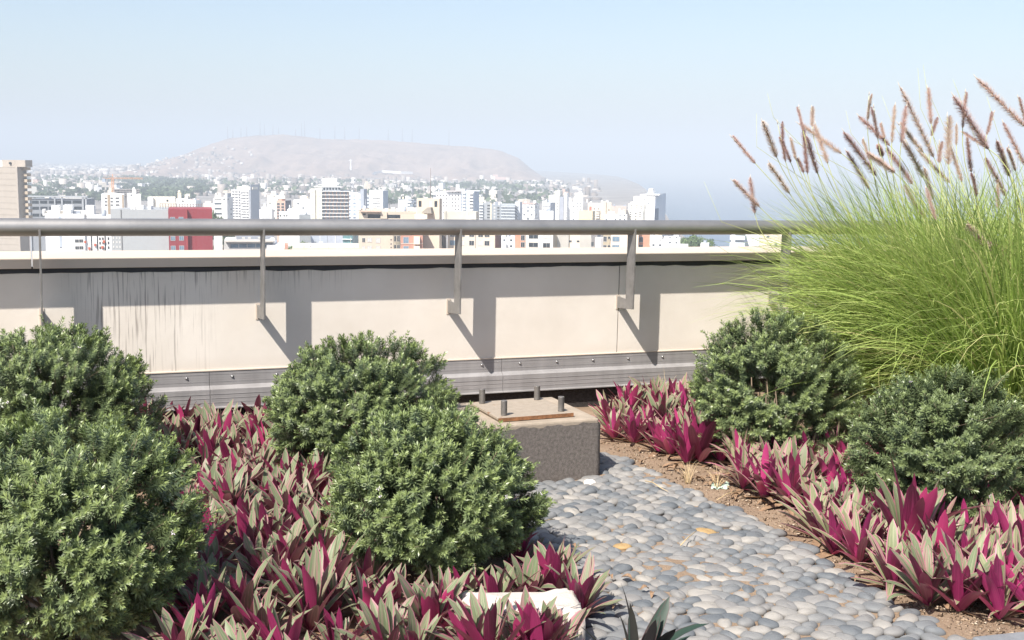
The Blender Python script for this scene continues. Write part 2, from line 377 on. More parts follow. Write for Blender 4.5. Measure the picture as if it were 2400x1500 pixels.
for x0,x1 in ((-8,-3.6),(-3.597,-1.6),(-1.597,0.402),(0.405,2.404),(2.407,4.4),(4.403,8)):
    f=MB(); prof_x(f,[(0.0,0.235),(-0.006,0.235),(-0.006,0.144),(-0.036,0.122),(-0.037,0.012),(-0.052,0.008),(-0.052,0.002),(-0.02,0.002),(-0.02,0.10),(0.0,0.13)],x0,x1)
    for zz in (0.215,0.168,0.092,0.065,0.038):                       # rolled grooves stand as fine ribs
        y0 = -0.0072 if zz>0.14 else -0.0382
        f.box(x0+0.002,x1-0.002,y0,y0+0.004,zz-0.0012,zz+0.0012)
    fo=f.build('flashing',M['alu'],pw)
    k0=math.ceil((x0-0.255)/0.285); 
    while 0.255+0.285*k0 < min(x1,4.2):
        u=0.255+0.285*k0; k0+=1
        if u<-3.4: continue
        sm=MB().ball((u,-0.010,0.198),0.007,0,8,5)
        sm.extrude([(math.cos(q*math.pi/5),math.sin(q*math.pi/5)) for q in range(10)],[((u,-0.006,0.198),(0.0105,0,0),(0,0,0.0105)),((u,-0.009,0.198),(0.0105,0,0),(0,0,0.0105))])
        sm.build('screw',M['zinc'],fo)

rl = wall_thing('railing','thick round grey steel handrail on flat plate posts in front of the cream parapet','railing')
h=MB(); h.tube([(x,-0.187,1.1625) for x in np.linspace(-8,8,33)],0.0525,40); h.build('handrail',M['rail'],rl)
for k in range(-5,6):
    u=1.293*k
    p=MB(); p.extrude([(0.0,0.57),(-0.243,0.588),(-0.243,1.15),(-0.131,1.15),(-0.131,0.65),(0.0,0.655)],[((u,0,0),(0,1,0),(0,0,1)),((u+0.012,0,0),(0,1,0),(0,0,1))])
    po=p.build('post',M['post'],rl,bevel=0.0015)
    b=MB(); b.box(u-0.008,u+0.02,-0.0045,0.002,0.56,0.665); b.build('wall_bracket',M['coping'],po)
    wd=MB(); wd.tube([(u+0.006,-0.236,1.113),(u+0.006,-0.215,1.116),(u+0.006,-0.187,1.112),(u+0.006,-0.15,1.12)],0.0085,6); wd.build('weld',M['post'],po)

# soil of the roof garden
def soil_z(x,y):
    return 0.012*np.sin(3.1*x+1.7*y)*np.sin(2.3*y-0.6*x)+0.007*np.sin(11*x+3*y+1)*np.sin(9*y-4*x)
na,nb=190,190
A,B=np.meshgrid(np.linspace(-7,7,na),np.linspace(0.006,-11,nb))      # along the wall / away from it (negative = toward the viewer)
XY=P3[None,None,:2]+A[...,None]*UH[:2]-B[...,None]*NV[:2]*-1*-1 if False else P3[None,None,:2]+A[...,None]*UH[:2]+(-B[...,None])*NV[:2]
Z=soil_z(XY[...,0],XY[...,1])+rng.normal(0,0.0025,A.shape)
V=np.concatenate([XY,Z[...,None]],-1).reshape(-1,3)
idx=np.arange(na*nb).reshape(nb,na)
Q=np.stack([idx[:-1,:-1],idx[1:,:-1],idx[1:,1:],idx[:-1,1:]],-1).reshape(-1,4)
tag(link_mesh('soil',mesh_np('soil',V,Q,M['soil'],smooth=True)),kind='structure')

# the tower this roof garden stands on
M['slab']=simple('terrace_slab',(0.45,0.42,0.38),0.8,0.1,1.0)
tb=MB(); tb.box(-7.4,7.4,-11.2,0.24,-60,-0.4)
tbo=tb.build('roof_terrace',M['slab']); tbo.matrix_world=WF; tag(tbo,kind='structure')
# ------------------------------------------------------------------ land, sea, hill
BASE=-60.0; SEA=-130.0
M['land']=simple('city_ground',(0.24,0.22,0.20),0.9,0.35,0.012)
coast=[(150,-400),(150,300),(138,600),(140,900),(150,1100),(190,1500),(285,2500),(365,3500),(430,4600),(470,5400),(430,6500),(100,9000),(-4000,26000)]
def coast_x(y):
    ys=[c[1] for c in coast]; xs=[c[0] for c in coast]; return np.interp(y,ys,xs)
lb=MB()
pts=[(x,y) for x,y in coast]+[(-26000,26000),(-26000,-400)]
lb.extrude(pts,[((0,0,SEA-6),(1,0,0),(0,1,0)),((0,0,BASE),(1,0,0),(0,1,0))])
tag(lb.build('land',M['land']),kind='structure')
def mat_sea():
    m,n,l,b=new_mat('sea_water'); tc=N(n,'ShaderNodeTexCoord'); b.inputs['Base Color'].default_value=(0.035,0.075,0.13,1); b.inputs['Roughness'].default_value=0.28
    mp=N(n,'ShaderNodeMapping'); mp.inputs['Scale'].default_value=(0.35,1,1); l.new(tc.outputs['Object'],mp.inputs[0])
    bump(n,l,noise(n,l,mp.outputs[0],0.03,6,0.7).outputs['Fac'],b,0.5,6.0); return m
sea=MB(); sea.v=[(-40000,-3000,SEA),(40000,-3000,SEA),(40000,60000,SEA),(-40000,60000,SEA)]; sea.f=[(0,1,2,3)]; sea.m=[0]; sea.s=[False]
tag(sea.build('sea',mat_sea()),kind='structure')

# hill: a height field whose ridge stands 5 km away
def fbm(x,y,f0,oct_=5,seed=0):
    r=np.random.default_rng(seed); out=np.zeros_like(x); a=1.0; f=f0
    for _ in range(oct_):
        for _ in range(3):
            th=r.uniform(0,2*math.pi); ph=r.uniform(0,2*math.pi)
            out+=a*np.sin((x*math.cos(th)+y*math.sin(th))*f+ph)/3
        a*=0.55; f*=2.05
    return out
ridge_px=[(-900,418),(-400,417),(60,411),(250,407),(340,397),(400,378),(450,354),(500,334),(540,323),(600,317),(660,315),(700,319),(760,325),(850,327),(900,328),(1000,337),(1100,343),(1170,352),(1215,370),(1245,395),(1275,415),(1330,425),(1390,437),(1412,447),(1420,462),(1470,466),(1500,474)]
YR=5000.0
rx=np.array([at(p[0],p[1],YR)[0] for p in ridge_px]); rz=np.array([at(p[0],p[1],YR)[2] for p in ridge_px])
nx,ny=420,110
X1=np.linspace(rx[0],at(1500,474,YR)[0]+20,nx); Y1=np.concatenate([np.linspace(3300,5000,75),np.linspace(5025,6600,35)])
XX,YY=np.meshgrid(X1,Y1)
# keep columns radial so that the silhouette stays where it belongs at each distance
t=(YY-3300)/1700.0
sh=np.where(YY<=5000, np.clip(t,0,1), 1-np.clip((YY-5000)/1600,0,1))
prof=np.where(YY<=5000, 0.34*np.clip((sh-0.05)/0.95,0,1)**1.3+0.66*np.clip((sh-0.42)/0.58,0,1)**1.25, sh*sh*(3-2*sh))
hz=np.interp(XX,rx,rz)-BASE
g=np.abs(fbm(XX+0.35*YY*0,YY*0.35,0.011,5,3)); g2=fbm(XX,YY,0.004,5,5); g3=np.abs(fbm(XX,YY*0.5,0.028,4,9))
amp=np.sin(np.clip(sh,0,1)*math.pi)*np.clip(hz/120,0.05,1)
ZZ=BASE-1.5+hz*prof - amp*(34*(0.5-g)+12*g2*0.8+14*(0.45-g3))
ZZ=np.where(XX>coast_x(YY)-8,SEA-12,ZZ)
ZZ+=np.where(np.abs(YY-5000)<60,3.0*fbm(XX,YY,0.03,4,2)*np.clip(hz/120,0.1,1),0)
idx=np.arange(nx*len(Y1)).reshape(len(Y1),nx)
Q=np.stack([idx[:-1,:-1],idx[:-1,1:],idx[1:,1:],idx[1:,:-1]],-1).reshape(-1,4)
def mat_hill():
    m,n,l,b=new_mat('dusty_hillside'); tc=N(n,'ShaderNodeTexCoord'); a=noise(n,l,tc.outputs['Object'],0.006,8,0.65); g=noise(n,l,tc.outputs['Object'],0.03,5,0.7)
    r=ramp(n,[(0.3,(0.17,0.12,0.09)),(0.5,(0.30,0.215,0.165)),(0.75,(0.42,0.31,0.245))]); l.new(math_(n,l,'MULTIPLY_ADD',g.outputs['Fac'],0.35,math_(n,l,'MULTIPLY',a.outputs['Fac'],0.65)),r.inputs[0]); l.new(r.outputs[0],b.inputs['Base Color']); b.inputs['Roughness'].default_value=0.95
    bump(n,l,g.outputs['Fac'],b,0.6,8.0); return m
tag(link_mesh('hill',mesh_np('hill',np.stack([XX,YY,ZZ],-1).reshape(-1,3),Q,mat_hill(),smooth=True)),kind='structure')
def hill_z(x,y):
    i=int(np.clip(np.searchsorted(X1,x),1,nx-1)); j=int(np.clip(np.searchsorted(Y1,y),1,len(Y1)-1)); return float(ZZ[j,i])

# masts on the ridge
M['mast']=simple('mast_grey',(0.20,0.17,0.17),0.7,0.1,1)
for k,(px,top) in enumerate([(534,296),(546,303),(565,298),(578,297),(610,285),(620,291),(640,292),(653,298),(693,302),(707,288),(714,284),(750,300),(785,294),(808,298),(842,297),(910,303),(943,300),(966,302),(1052,304)]):
    b0=at(px,np.interp(px,[p[0] for p in ridge_px],[p[1] for p in ridge_px]),YR); z0=hill_z(b0[0],YR)-4
    tz=at(px,top,YR)[2]
    mb=MB()
    for q in range(3):
        a=2*math.pi*q/3; mb.tube([(3.2*math.cos(a),3.2*math.sin(a),0),(0.45*math.cos(a),0.45*math.sin(a),tz-z0)],[0.42,0.28],4)
    for q in range(1,9):
        f=q/9; rr=3.2*(1-f)+0.45*f; zz=(tz-z0)*f
        for e in range(3):
            a,b_=2*math.pi*e/3,2*math.pi*(e+1)/3; mb.tube([(rr*math.cos(a),rr*math.sin(a),zz),(rr*math.cos(b_),rr*math.sin(b_),zz)],0.22,3)
    o=mb.build('antenna_mast',M['mast']); o.location=(float(b0[0]),YR,z0)
    tag(o,'thin lattice antenna mast standing on the ridge of the hazy hill','mast','antenna masts along the hill ridge')

# ------------------------------------------------------------------ city buildings
def facade(name, wall, glass=(0.10,0.12,0.14), sx=3.2, sz=3.0, wf=0.5, hf=0.5, rnd=0.35, bands=False):
    """painted wall with a window in every bay of every storey, patterned in the building's own coordinates"""
    m,n,l,b=new_mat(name); tc=N(n,'ShaderNodeTexCoord'); so=N(n,'ShaderNodeSeparateXYZ'); l.new(tc.outputs['Object'],so.inputs[0]); sn=N(n,'ShaderNodeSeparateXYZ'); l.new(tc.outputs['Normal'],sn.inputs[0])
    ax=math_(n,l,'ABSOLUTE',sn.outputs[0]); ay=math_(n,l,'ABSOLUTE',sn.outputs[1]); az=math_(n,l,'ABSOLUTE',sn.outputs[2])
    side=math_(n,l,'GREATER_THAN',ax,ay)
    hcoord=math_(n,l,'ADD',math_(n,l,'MULTIPLY',so.outputs[1],side),math_(n,l,'MULTIPLY',so.outputs[0],math_(n,l,'SUBTRACT',1.0,side)))
    cx=math_(n,l,'DIVIDE',math_(n,l,'ADD',hcoord,500.0),sx); cz=math_(n,l,'DIVIDE',math_(n,l,'ADD',so.outputs[2],300.0),sz)
    fx=math_(n,l,'FRACT',cx); fz=math_(n,l,'FRACT',cz)
    mx=math_(n,l,'LESS_THAN',math_(n,l,'ABSOLUTE',math_(n,l,'SUBTRACT',fx,0.5)),wf/2) if not bands else None
    mz=math_(n,l,'LESS_THAN',math_(n,l,'ABSOLUTE',math_(n,l,'SUBTRACT',fz,0.5)),hf/2)
    k=mz if mx is None else math_(n,l,'MULTIPLY',mx,mz)
    wn=N(n,'ShaderNodeTexWhiteNoise'); wn.noise_dimensions='3D'; cv=N(n,'ShaderNodeCombineXYZ')
    l.new(math_(n,l,'FLOOR',cx),cv.inputs[0]); l.new(math_(n,l,'FLOOR',cz),cv.inputs[1]); l.new(side,cv.inputs[2]); l.new(cv.outputs[0],wn.inputs['Vector'])
    k=math_(n,l,'MULTIPLY',k,math_(n,l,'GREATER_THAN',wn.outputs['Value'],rnd))
    k=math_(n,l,'MULTIPLY',k,math_(n,l,'LESS_THAN',az,0.5))
    oi=N(n,'ShaderNodeObjectInfo'); ns=noise(n,l,tc.outputs['Object'],0.25,5,0.6)
    hs=N(n,'ShaderNodeHueSaturation'); 
    if wall is None: l.new(oi.outputs['Color'],hs.inputs['Color'])
    else: hs.inputs['Color'].default_value=(*wall,1)
    l.new(math_(n,l,'MULTIPLY_ADD',ns.outputs['Fac'],0.3,0.83),hs.inputs['Value'])
    gl=ramp(n,[(0.0,tuple(v*2.2 for v in glass)),(0.6,glass),(1.0,tuple(v*0.5 for v in glass))]); l.new(wn.outputs['Value'],gl.inputs[0])
    l.new(mixc(n,l,k,hs.outputs[0],gl.outputs[0]),b.inputs['Base Color'])
    l.new(math_(n,l,'MULTIPLY_ADD',k,-0.5,0.8),b.inputs['Roughness']); return m
M['facade']=facade('storeyed_facade',None)
M['facade_band']=facade('banded_facade',None,sx=9,wf=0.8,hf=0.38,rnd=0.05)
M['facade_small']=facade('small_window_facade',None,sx=3.4,sz=3.0,wf=0.34,hf=0.36,rnd=0.45)
def painted(c,v=0.1):
    key='paint_%02d_%02d_%02d'%tuple(int(x*99) for x in c)
    if key not in M: M[key]=simple(key,c,0.8,v,0.35)
    return M[key]
M['glass_dark']=simple('dark_window_glass',(0.035,0.042,0.05),0.15,0.4,0.8)
M['glass_blue']=simple('blue_window_glass',(0.16,0.23,0.30),0.12,0.3,0.5)
M['glass_teal']=simple('teal_window_glass',(0.10,0.20,0.21),0.12,0.3,0.5)
M['curtain']=simple('curtained_window',(0.52,0.52,0.50),0.5,0.25,2)
M['frame']=simple('window_frame',(0.42,0.41,0.40),0.6,0.1,4)
WHITE=(0.80,0.79,0.77); CREAM=(0.70,0.62,0.48); BEIGE=(0.52,0.46,0.38); GREY=(0.50,0.52,0.54); BLUEG=(0.40,0.45,0.52); TERRA=(0.50,0.27,0.20); ORANGE=(0.62,0.25,0.12); RED=(0.25,0.04,0.05)

win_cache={}
def window_mesh(wd,ht,kind):
    key=(round(wd,2),round(ht,2),kind)
    if key not in win_cache:
        m=MB(); t=min(0.12,wd*0.1)
        m.box(-wd/2,wd/2,-0.06,0.02,-t,0,0); m.box(-wd/2,wd/2,-0.06,0.02,ht,ht+t,0); m.box(-wd/2-t,-wd/2,-0.06,0.02,-t,ht+t,0); m.box(wd/2,wd/2+t,-0.06,0.02,-t,ht+t,0)
        if wd>0.9: m.box(-0.04,0.04,-0.05,0.02,0,ht,0)
        win_cache[key]=m.mesh('window',M['frame'])
        p=MB(); p.box(-wd/2,wd/2,-0.025,0.015,0.0,ht,0); win_cache[key+('p',)]=p.mesh('pane',M[kind])
    return win_cache[key],win_cache[key+('p',)]

BLDS=[]
class Bld:
    """a building: front face spans photo columns x0..x1, right side x1..x2, roof line at ytop, near corner at distance Y"""
    def __init__(s,name,x0,x1,x2,ytop,Y,label,wall,a=None,depth=None,cat='building',group=None,mat=None,ybase=None):
        s.Y=Y; C=at(x1,ytop,Y); s.zt=float(C[2])
        if a is None: a=math.radians(14) if (x2 is not None and x2>x1) else math.atan2(float(C[0]),Y)
        s.a=a
        d0=ray(x0,ytop); q=d0[0]/d0[1]                       # left end: C + W*(-cos a, sin a) lies on the ray x = q*y
        s.W=float((C[0]-q*Y)/(math.cos(a)+q*math.sin(a)))
        if x2 is not None and x2>x1 and depth is None:
            d2=ray(x2,ytop); q2=d2[0]/d2[1]
            s.D=float((q2*Y-C[0])/(math.sin(a)-q2*math.cos(a))) if (math.sin(a)-q2*math.cos(a))>0.03 else 14.0
            s.D=min(max(s.D,3.0),60.0)
        else: s.D=depth or min(max(s.W*0.7,8.0),22.0)
        s.o=empty(name,(C[0],Y,BASE),-a,label,cat,group)
        s.h=s.zt-BASE
        if ybase is not None: pass
        BLDS.append(s); s.cl=False
        body=MB(); body.box(-s.W,0,0,s.D,0,s.h)
        s.body=body.build('wall',mat or M['facade'],s.o); s.body.color=(*wall,1); s.wall=wall
    def fx(s,px):                                           # photo column -> x along the front
        d=ray(px,500); q=d[0]/d[1]; t=(s.o.location.x-q*s.Y)/(math.cos(s.a)+q*math.sin(s.a)); return -float(t)
    def fz(s,px,py,y=0.0):                                  # photo row -> height above the building's foot
        return float(at(px,py,s.Y)[2])-BASE
    def box(s,name,px0,px1,pyt,y0,y1,mat,z0=None,pyb=None,parent=None):
        x0,x1=s.fx(px0),s.fx(px1); z1=s.fz((px0+px1)/2,pyt)
        zb=s.h if z0 is None and pyb is None else (z0 if z0 is not None else s.fz((px0+px1)/2,pyb))
        m=MB(); m.box(x0,x1,y0,y1,zb,z1); return m.build(name,mat,parent or s.o)
    def window(s,px,py0,wpx,hpx,kind='glass_dark',y=0.0):
        sc_=s.Y/F; wd,ht=wpx*sc_,hpx*sc_
        fm,pm=window_mesh(wd,ht,kind)
        o=link_mesh('window',fm,s.o); o.location=(s.fx(px),y-0.02,s.fz(px,py0+hpx)); link_mesh('pane',pm,o); return o
    def roof(s,mat=None,par=0.7,t=0.25):
        m=MB(); W,D,hh=s.W,s.D,s.h
        m.box(-W-0.05,0.05,-0.05,t,hh-0.1,hh+par); m.box(-W-0.05,0.05,D-t,D+0.05,hh-0.1,hh+par); m.box(-W-0.05,-W+t,t,D-t,hh-0.1,hh+par); m.box(-t,0.05,t,D-t,hh-0.1,hh+par)
        m.box(-W+t,-t,t,D-t,hh-0.1,hh+0.06)
        return m.build('roof',mat or painted(s.wall),s.o)
    def clutter(s,n=3,seed=0):
        r=random.Random(seed); s.cl=True
        for k in range(n):
            wd=r.uniform(1.5,min(5,s.W*0.35)); x=-r.uniform(wd,s.W-0.5); y=r.uniform(1.0,max(1.2,s.D-4)); hh=r.uniform(1.6,3.6)
            m=MB(); m.box(x,x+wd,y,y+r.uniform(2,4),s.h+0.06,s.h+hh)
            if r.random()<0.45: m.ball((x+wd/2,y+1.2,s.h+hh+0.5),0.7,0,8,5)
            m.build('rooftop_shed',painted(r.choice([WHITE,CREAM,GREY,(0.75,0.70,0.62)])),s.o)

def balconies(b,px0,px1,rows,y0=-1.3,mat=None,th=0.35,name='balcony'):
    for py in rows: b.box(name,px0,px1,py,y0,0.0,mat or painted(WHITE),z0=b.fz((px0+px1)/2,py)-th)

# --- nearest row
b=Bld('beige_tower',-70,40,62,391,590,'tall beige tower cut by the left edge, with stacked balcony blocks on its right',(0.36,0.32,0.275),a=math.radians(18),mat=painted((0.36,0.32,0.275),0.06))
for py in range(391,620,14): b.box('floor_joint',-70,40,py,-0.06,0.0,painted((0.28,0.25,0.21)),z0=b.fz(0,py)-0.22)
b.box('penthouse',8,62,375,0.6,b.D-1,painted((0.38,0.335,0.285))); b.box('roof_box',-40,10,377,1.0,9,painted(WHITE)); b.box('vent_box',26,30,380,-0.1,1,M['glass_dark'],pyb=385)
for k in range(10):
    py=392+14.2*k; m=MB(); z=b.fz(60,py); m.box(0.0,2.6,b.D*0.55,b.D*0.98,z-1.5,z); m.build('balcony',painted((0.42,0.35,0.27)),b.o)
b=Bld('office_block',69,203,None,467,720,'grey concrete office block with an open roof frame and dark window bands',(0.23,0.245,0.265),a=math.radians(-6),depth=20,mat=painted((0.23,0.245,0.265)))
for px in (71,130,147,196,203): b.box('concrete_pier',px-1.5,px+1.5,460,-0.8,0.0,painted((0.36,0.38,0.40)),z0=0)
b.box('roof_frame',66,207,459,-1.2,2,painted((0.36,0.38,0.40)),pyb=462)
for py in (470,484,500): 
    for (p0,p1) in ((76,92),(95,112),(115,128),(132,144),(150,168),(171,192)): b.box('window_band',p0,p1,py,-0.05,0.05,M['glass_dark'],pyb=py+7)
b.box('roof_box',103,113,459.5,3,8,painted(WHITE)); b.box('stair_head',150,196,463,4,10,painted((0.5,0.5,0.5)))
b=Bld('apartment_block',105,197,None,506,420,'low white apartment block with boxy rooftop water tanks behind the handrail',WHITE,a=math.radians(-10),depth=18,mat=painted(WHITE,0.04))
b.roof(); 
for p0,p1,pt in ((118,136,482),(146,167,481),(199,218,482),(97,100,490)): b.box('rooftop_tank',p0,p1,pt,2.0,5.5,painted(WHITE,0.04))
b.box('roof_house',100,196,496,4.0,12,painted((0.72,0.68,0.60)))
for py in (556,572): b.window(140,py,5,8)
for py in (561,577): 
    for px in (178,188): b.window(px,py,8,7)
b.box('light_shaft',137,143,507,-0.08,0.02,painted(BLUEG),z0=30)
b=Bld('balcony_block',203,262,None,508,400,'narrow white block with small red balcony panels beside the grey gable',WHITE,a=math.radians(-16),depth=15,mat=painted(WHITE,0.04))
for px,py in ((197,563),(220,570),(237,576),(241,563),(206,578)): b.box('red_panel',px-2,px+3,py,-0.5,0.05,painted((0.48,0.12,0.07)),pyb=py+6)
for px in (212,226,244): b.box('recess_shade_strip',px-1,px+2,512,-0.02,0.1,M['glass_dark'],z0=25)  # dark strips paint recess shade on a flat front
for px in (232,239,252): 
    for py in (556,566,577): b.window(px,py,3,6)
b=Bld('grey_gable_block',259,394,None,492,381,'plain windowless grey gable wall adjoining the red building',(0.31,0.325,0.335),a=math.radians(6),depth=20,mat=painted((0.31,0.325,0.335),0.03))
b.box('corner_pier',283,285,492,-0.15,0.0,painted((0.15,0.15,0.15)),z0=0)
for py in (556,566,577): 
    for px in (264,272,279): b.window(px,py,3,5,'curtain')
for k in range(16):
    px=352+k*6.6
    x=b.fx(px); z0,z1=b.h,b.fz(px,479.5); m=MB(); m.box(x-0.07,x+0.07,8,8.14,z0,z1); m.build('roof_railing_post',painted((0.2,0.17,0.16)),b.o)
m=MB(); m.box(b.fx(352),b.fx(452),8,8.1,b.fz(400,480)-0.08,b.fz(400,480)+0.06); m.box(b.fx(352),b.fx(452),8,8.1,b.fz(400,486)-0.05,b.fz(400,486)+0.05); m.build('roof_rail',painted((0.2,0.17,0.16)),b.o)
for p0,p1,pt in ((314,322,485),(322,330,482),(341,348,483),(300,304,486),(306,311,484)): b.box('rooftop_unit',p0,p1,pt,2,4,painted(WHITE))
b=Bld('red_building',394.6,497,None,490,380,'deep red apartment building with pale square windows',RED,a=math.radians(-15),depth=16,mat=painted(RED,0.05))
b.box('fin',436,439,490,-1.2,0,painted((0.30,0.05,0.05)),z0=0); b.box('bay',394.6,436,489,-1.0,0,painted(RED,0.05),z0=b.h-1.0 if False else 0)  # sunlight on the fin is put into its lighter red
b.box('right_bay',461,497,490,-1.4,0,painted(RED,0.05),z0=0)
for px in (404,424):
    for py in (508,530,552,574.5): b.window(px,py,9,9,'glass_blue',y=-1.0)
b=Bld('apartment_block',237,291,None,456,650,'white block striped with two brown vertical panels',WHITE,depth=16,mat=painted(WHITE,0.04))
for p0,p1 in ((253,259),(287,291)): b.box('brown_panel',p0,p1,456,-0.12,0,painted((0.42,0.33,0.24)),z0=0)
for px in (249,263,276): 
    for py in (463,471,479): b.window(px,py,4 if px!=276 else 7,2.6)
b.box('stair_head',260,274,452.5,3,8,painted(WHITE))
b=Bld('apartment_block',298,330,None,456,680,'white stepped block to the right of the brown striped one',WHITE,depth=14,mat=painted(WHITE,0.05)); b.box('stair_head',299,312,453,3,8,painted(WHITE)); b.window(309,455.5,3,2.5); b.clutter(2,3)
b=Bld('warehouse',347,411,None,463,560,'long cream flat roofed hall above the red building, one small dark opening',(0.76,0.70,0.60),depth=14,mat=painted((0.76,0.70,0.60),0.05)); b.window(393,468,3.5,4); b.box('left_wing',347,360,461,-1,0,painted(WHITE),z0=0)
b=Bld('apartment_block',413,446,None,467,580,'low white block beside the long cream hall',WHITE,depth=12,mat=painted(WHITE,0.05)); b.clutter(3,8); b.window(429,470,4,2)
b=Bld('apartment_block',500,519,None,466,720,'slim white block left of the lattice tower',WHITE,mat=M['facade_band']); b.clutter(2,1)
b=Bld('apartment_block',520,532,546,465,710,'pale block in front of the lattice tower with a shaded flank',(0.74,0.73,0.70),mat=M['facade_small']); b.roof(); b.clutter(2,2)
b=Bld('lattice_tower',544,586,607,444,1000,'white balcony lattice tower with shade painted blue grey on its side wall',WHITE,a=math.radians(20),mat=painted((0.30,0.31,0.33)))
for k in range(13):
    py=446+6.4*k; b.box('balcony',546,564,py,-1.2,0,painted(WHITE),z0=b.fz(555,py)-0.9); b.box('balcony',566+(k%2)*3,584,py+1.5,-1.4,0,painted(WHITE),z0=b.fz(575,py+1.5)-1.1)
for px in (545,552,560,566,578,585): b.box('pier',px-0.7,px+0.7,444,-0.7,0,painted((0.72,0.72,0.72)),z0=0)
b.box('penthouse',553,590,438,2,10,painted((0.78,0.74,0.64))); b.box('roof_box',563,570,434,4,9,painted(WHITE))
sb=MB(); sb.box(0.0,0.4,0,b.D,0,b.h+4); sb.build('side_wall',painted((0.40,0.43,0.48),0.03),b.o)  # shade of the flank is put into this blue grey paint
b=Bld('office_building',525,640,None,563,430,'grey modern block with ribbon windows under the handrail',(0.50,0.49,0.47),depth=18,mat=painted((0.50,0.49,0.47),0.05))
b.box('roof_slab',527,640,562,-1.5,3,painted((0.56,0.52,0.47)),pyb=566)
for k in range(5): b.box('window_band',539+k*20,557+k*20,571,-0.05,0.05,M['glass_blue'],pyb=579)
b.box('roof_house',552,640,555,4,10,painted((0.24,0.26,0.30))); 
for px in (569,583,607): b.window(px,556.5,6,4,'curtain',y=4.0)
b=Bld('apartment_block',501,521,None,545,450,'small white house under the handrail right of the red building',(0.72,0.70,0.66),depth=10,mat=M['facade_small'])
b=Bld('house',625,666,None,573,430,'white flat roofed house with a brick end under the handrail',WHITE,depth=10,mat=M['facade_small']); b.box('brick_end',666,674,573,0,9,painted(TERRA),z0=0)
b=Bld('apartment_block',658,675,None,540,650,'white block peeping under the handrail above low houses',WHITE,mat=M['facade_small'],depth=10)
b=Bld('apartment_block',690,726,None,540,700,'pale windowless block behind the green trees under the handrail',(0.72,0.73,0.74),mat=painted((0.72,0.73,0.74)),depth=10)
b=Bld('apartment_block',727,767,None,540,720,'wall with shade painted bluish behind the green trees under the handrail',(0.42,0.46,0.52),mat=painted((0.42,0.46,0.52)),depth=10)  # bluish grey paint stands in for shade on this wall
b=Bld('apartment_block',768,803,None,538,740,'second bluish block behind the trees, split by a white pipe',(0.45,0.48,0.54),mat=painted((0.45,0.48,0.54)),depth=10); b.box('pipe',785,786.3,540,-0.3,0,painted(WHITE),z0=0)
b=Bld('glass_block',804,826,840,540,680,'dark teal glass block with white balcony slabs under the handrail',(0.12,0.17,0.20),mat=M['glass_teal'])
for py in (560,570): b.box('balcony',804,826,py,-1.2,0,painted(WHITE),pyb=py+1.4)
b=Bld('house',685,842,None,581,460,'wide flat roof with small white sheds just over the coping',(0.66,0.56,0.46),depth=26,mat=painted((0.66,0.56,0.46))); 
for p0,p1,pt in ((703,709,574),(720,755,576),(756,768,577),(723,729,571),(788,804,576)): b.box('rooftop_shed',p0,p1,pt,2,6,painted(WHITE if p0!=788 else (0.55,0.6,0.68)))

# --- middle towers
b=Bld('apartment_block',612,638,None,486,780,'plain grey walled block right of the lattice tower',(0.58,0.59,0.58),mat=painted((0.58,0.59,0.58)),depth=12); b.box('lower_wing',608,642,492,1,9,painted(WHITE),z0=0)
b=Bld('apartment_block',626,668,None,459,980,'cream block behind the terracotta one',(0.76,0.71,0.62),mat=M['facade_small']); b.clutter(3,5)
b=Bld('terracotta_block',648,668,681,471,760,'terracotta framed block with dark open bays and shade painted dark on its flank',TERRA,a=math.radians(22),mat=painted((0.58,0.36,0.28)))
for k in range(6):
    for px in (653,663): b.window(px,476+7.2*k,7,5,'glass_dark')
b.box('stair_head',650,657,467,2,6,painted(TERRA)); sb=MB(); sb.box(0,0.3,0,b.D,0,b.h+0.3); sb.build('side_wall',painted((0.20,0.19,0.21)),b.o)  # side wall painted dark to carry the shade of the flank
b=Bld('apartment_block',676,690,None,489,700,'small white block on the step below the big cream and glass tower',WHITE,mat=M['facade_small'],depth=9); 
b=Bld('apartment_block',688,729,None,470,820,'white stepped block left of the cream and glass tower',WHITE,mat=M['facade_small'],depth=16); b.clutter(4,11)
b=Bld('apartment_block',654,701,None,498,560,'white house front with three small windows above the handrail',WHITE,mat=painted(WHITE,0.03),depth=12)
for px in (657,666,672): b.window(px,503,2.5,4)
b.box('upper_floor',673,700,492,2,9,painted(WHITE)); 
b=Bld('house',701,728,None,504,620,'gable with shade painted as grey beside the white house front',(0.27,0.29,0.30),mat=painted((0.27,0.29,0.30)),depth=8)  # side of the white block, its shade put into the dark grey
b=Bld('glass_tower',727,818,None,447,900,'cream and glass tower with white floor slabs and a big white roof box',(0.72,0.66,0.54),a=math.radians(-8),depth=20,mat=painted((0.14,0.16,0.19)))
b.box('cream_wing',727,739,443,-1.6,6,painted((0.76,0.70,0.56),0.04),z0=0); b.box('cream_wing',743,755,441,-1.6,6,painted((0.76,0.70,0.56),0.04),z0=0)
b.box('stair_strip',739,743,446,-0.8,1,painted((0.55,0.53,0.48)),z0=0)
for k in range(9):
    py=447.5+8.5*k; b.box('floor_slab',755,821 if k==0 else 817,py,-1.6,0.0,painted(WHITE),pyb=py+1.5)
    for j in range(7):
        px=756.5+8.8*j+(k%3)
        b.box('wood_panel',px+5,px+7.4,py+1.5,-0.25,0.0,painted((0.40,0.25,0.17)),pyb=py+8.5)
    for px in (733,749): b.box('sill_mark',px-2,px+2,py+3,-1.68,-1.6,painted((0.60,0.52,0.40)),pyb=py+4)
b.box('roof_box',755,790,419,3,13,painted(WHITE,0.03)); b.box('penthouse',738,798,438,1.5,14,painted((0.52,0.55,0.57))); b.box('penthouse_slab',736,800,437,1,15,painted(WHITE),pyb=438.6)
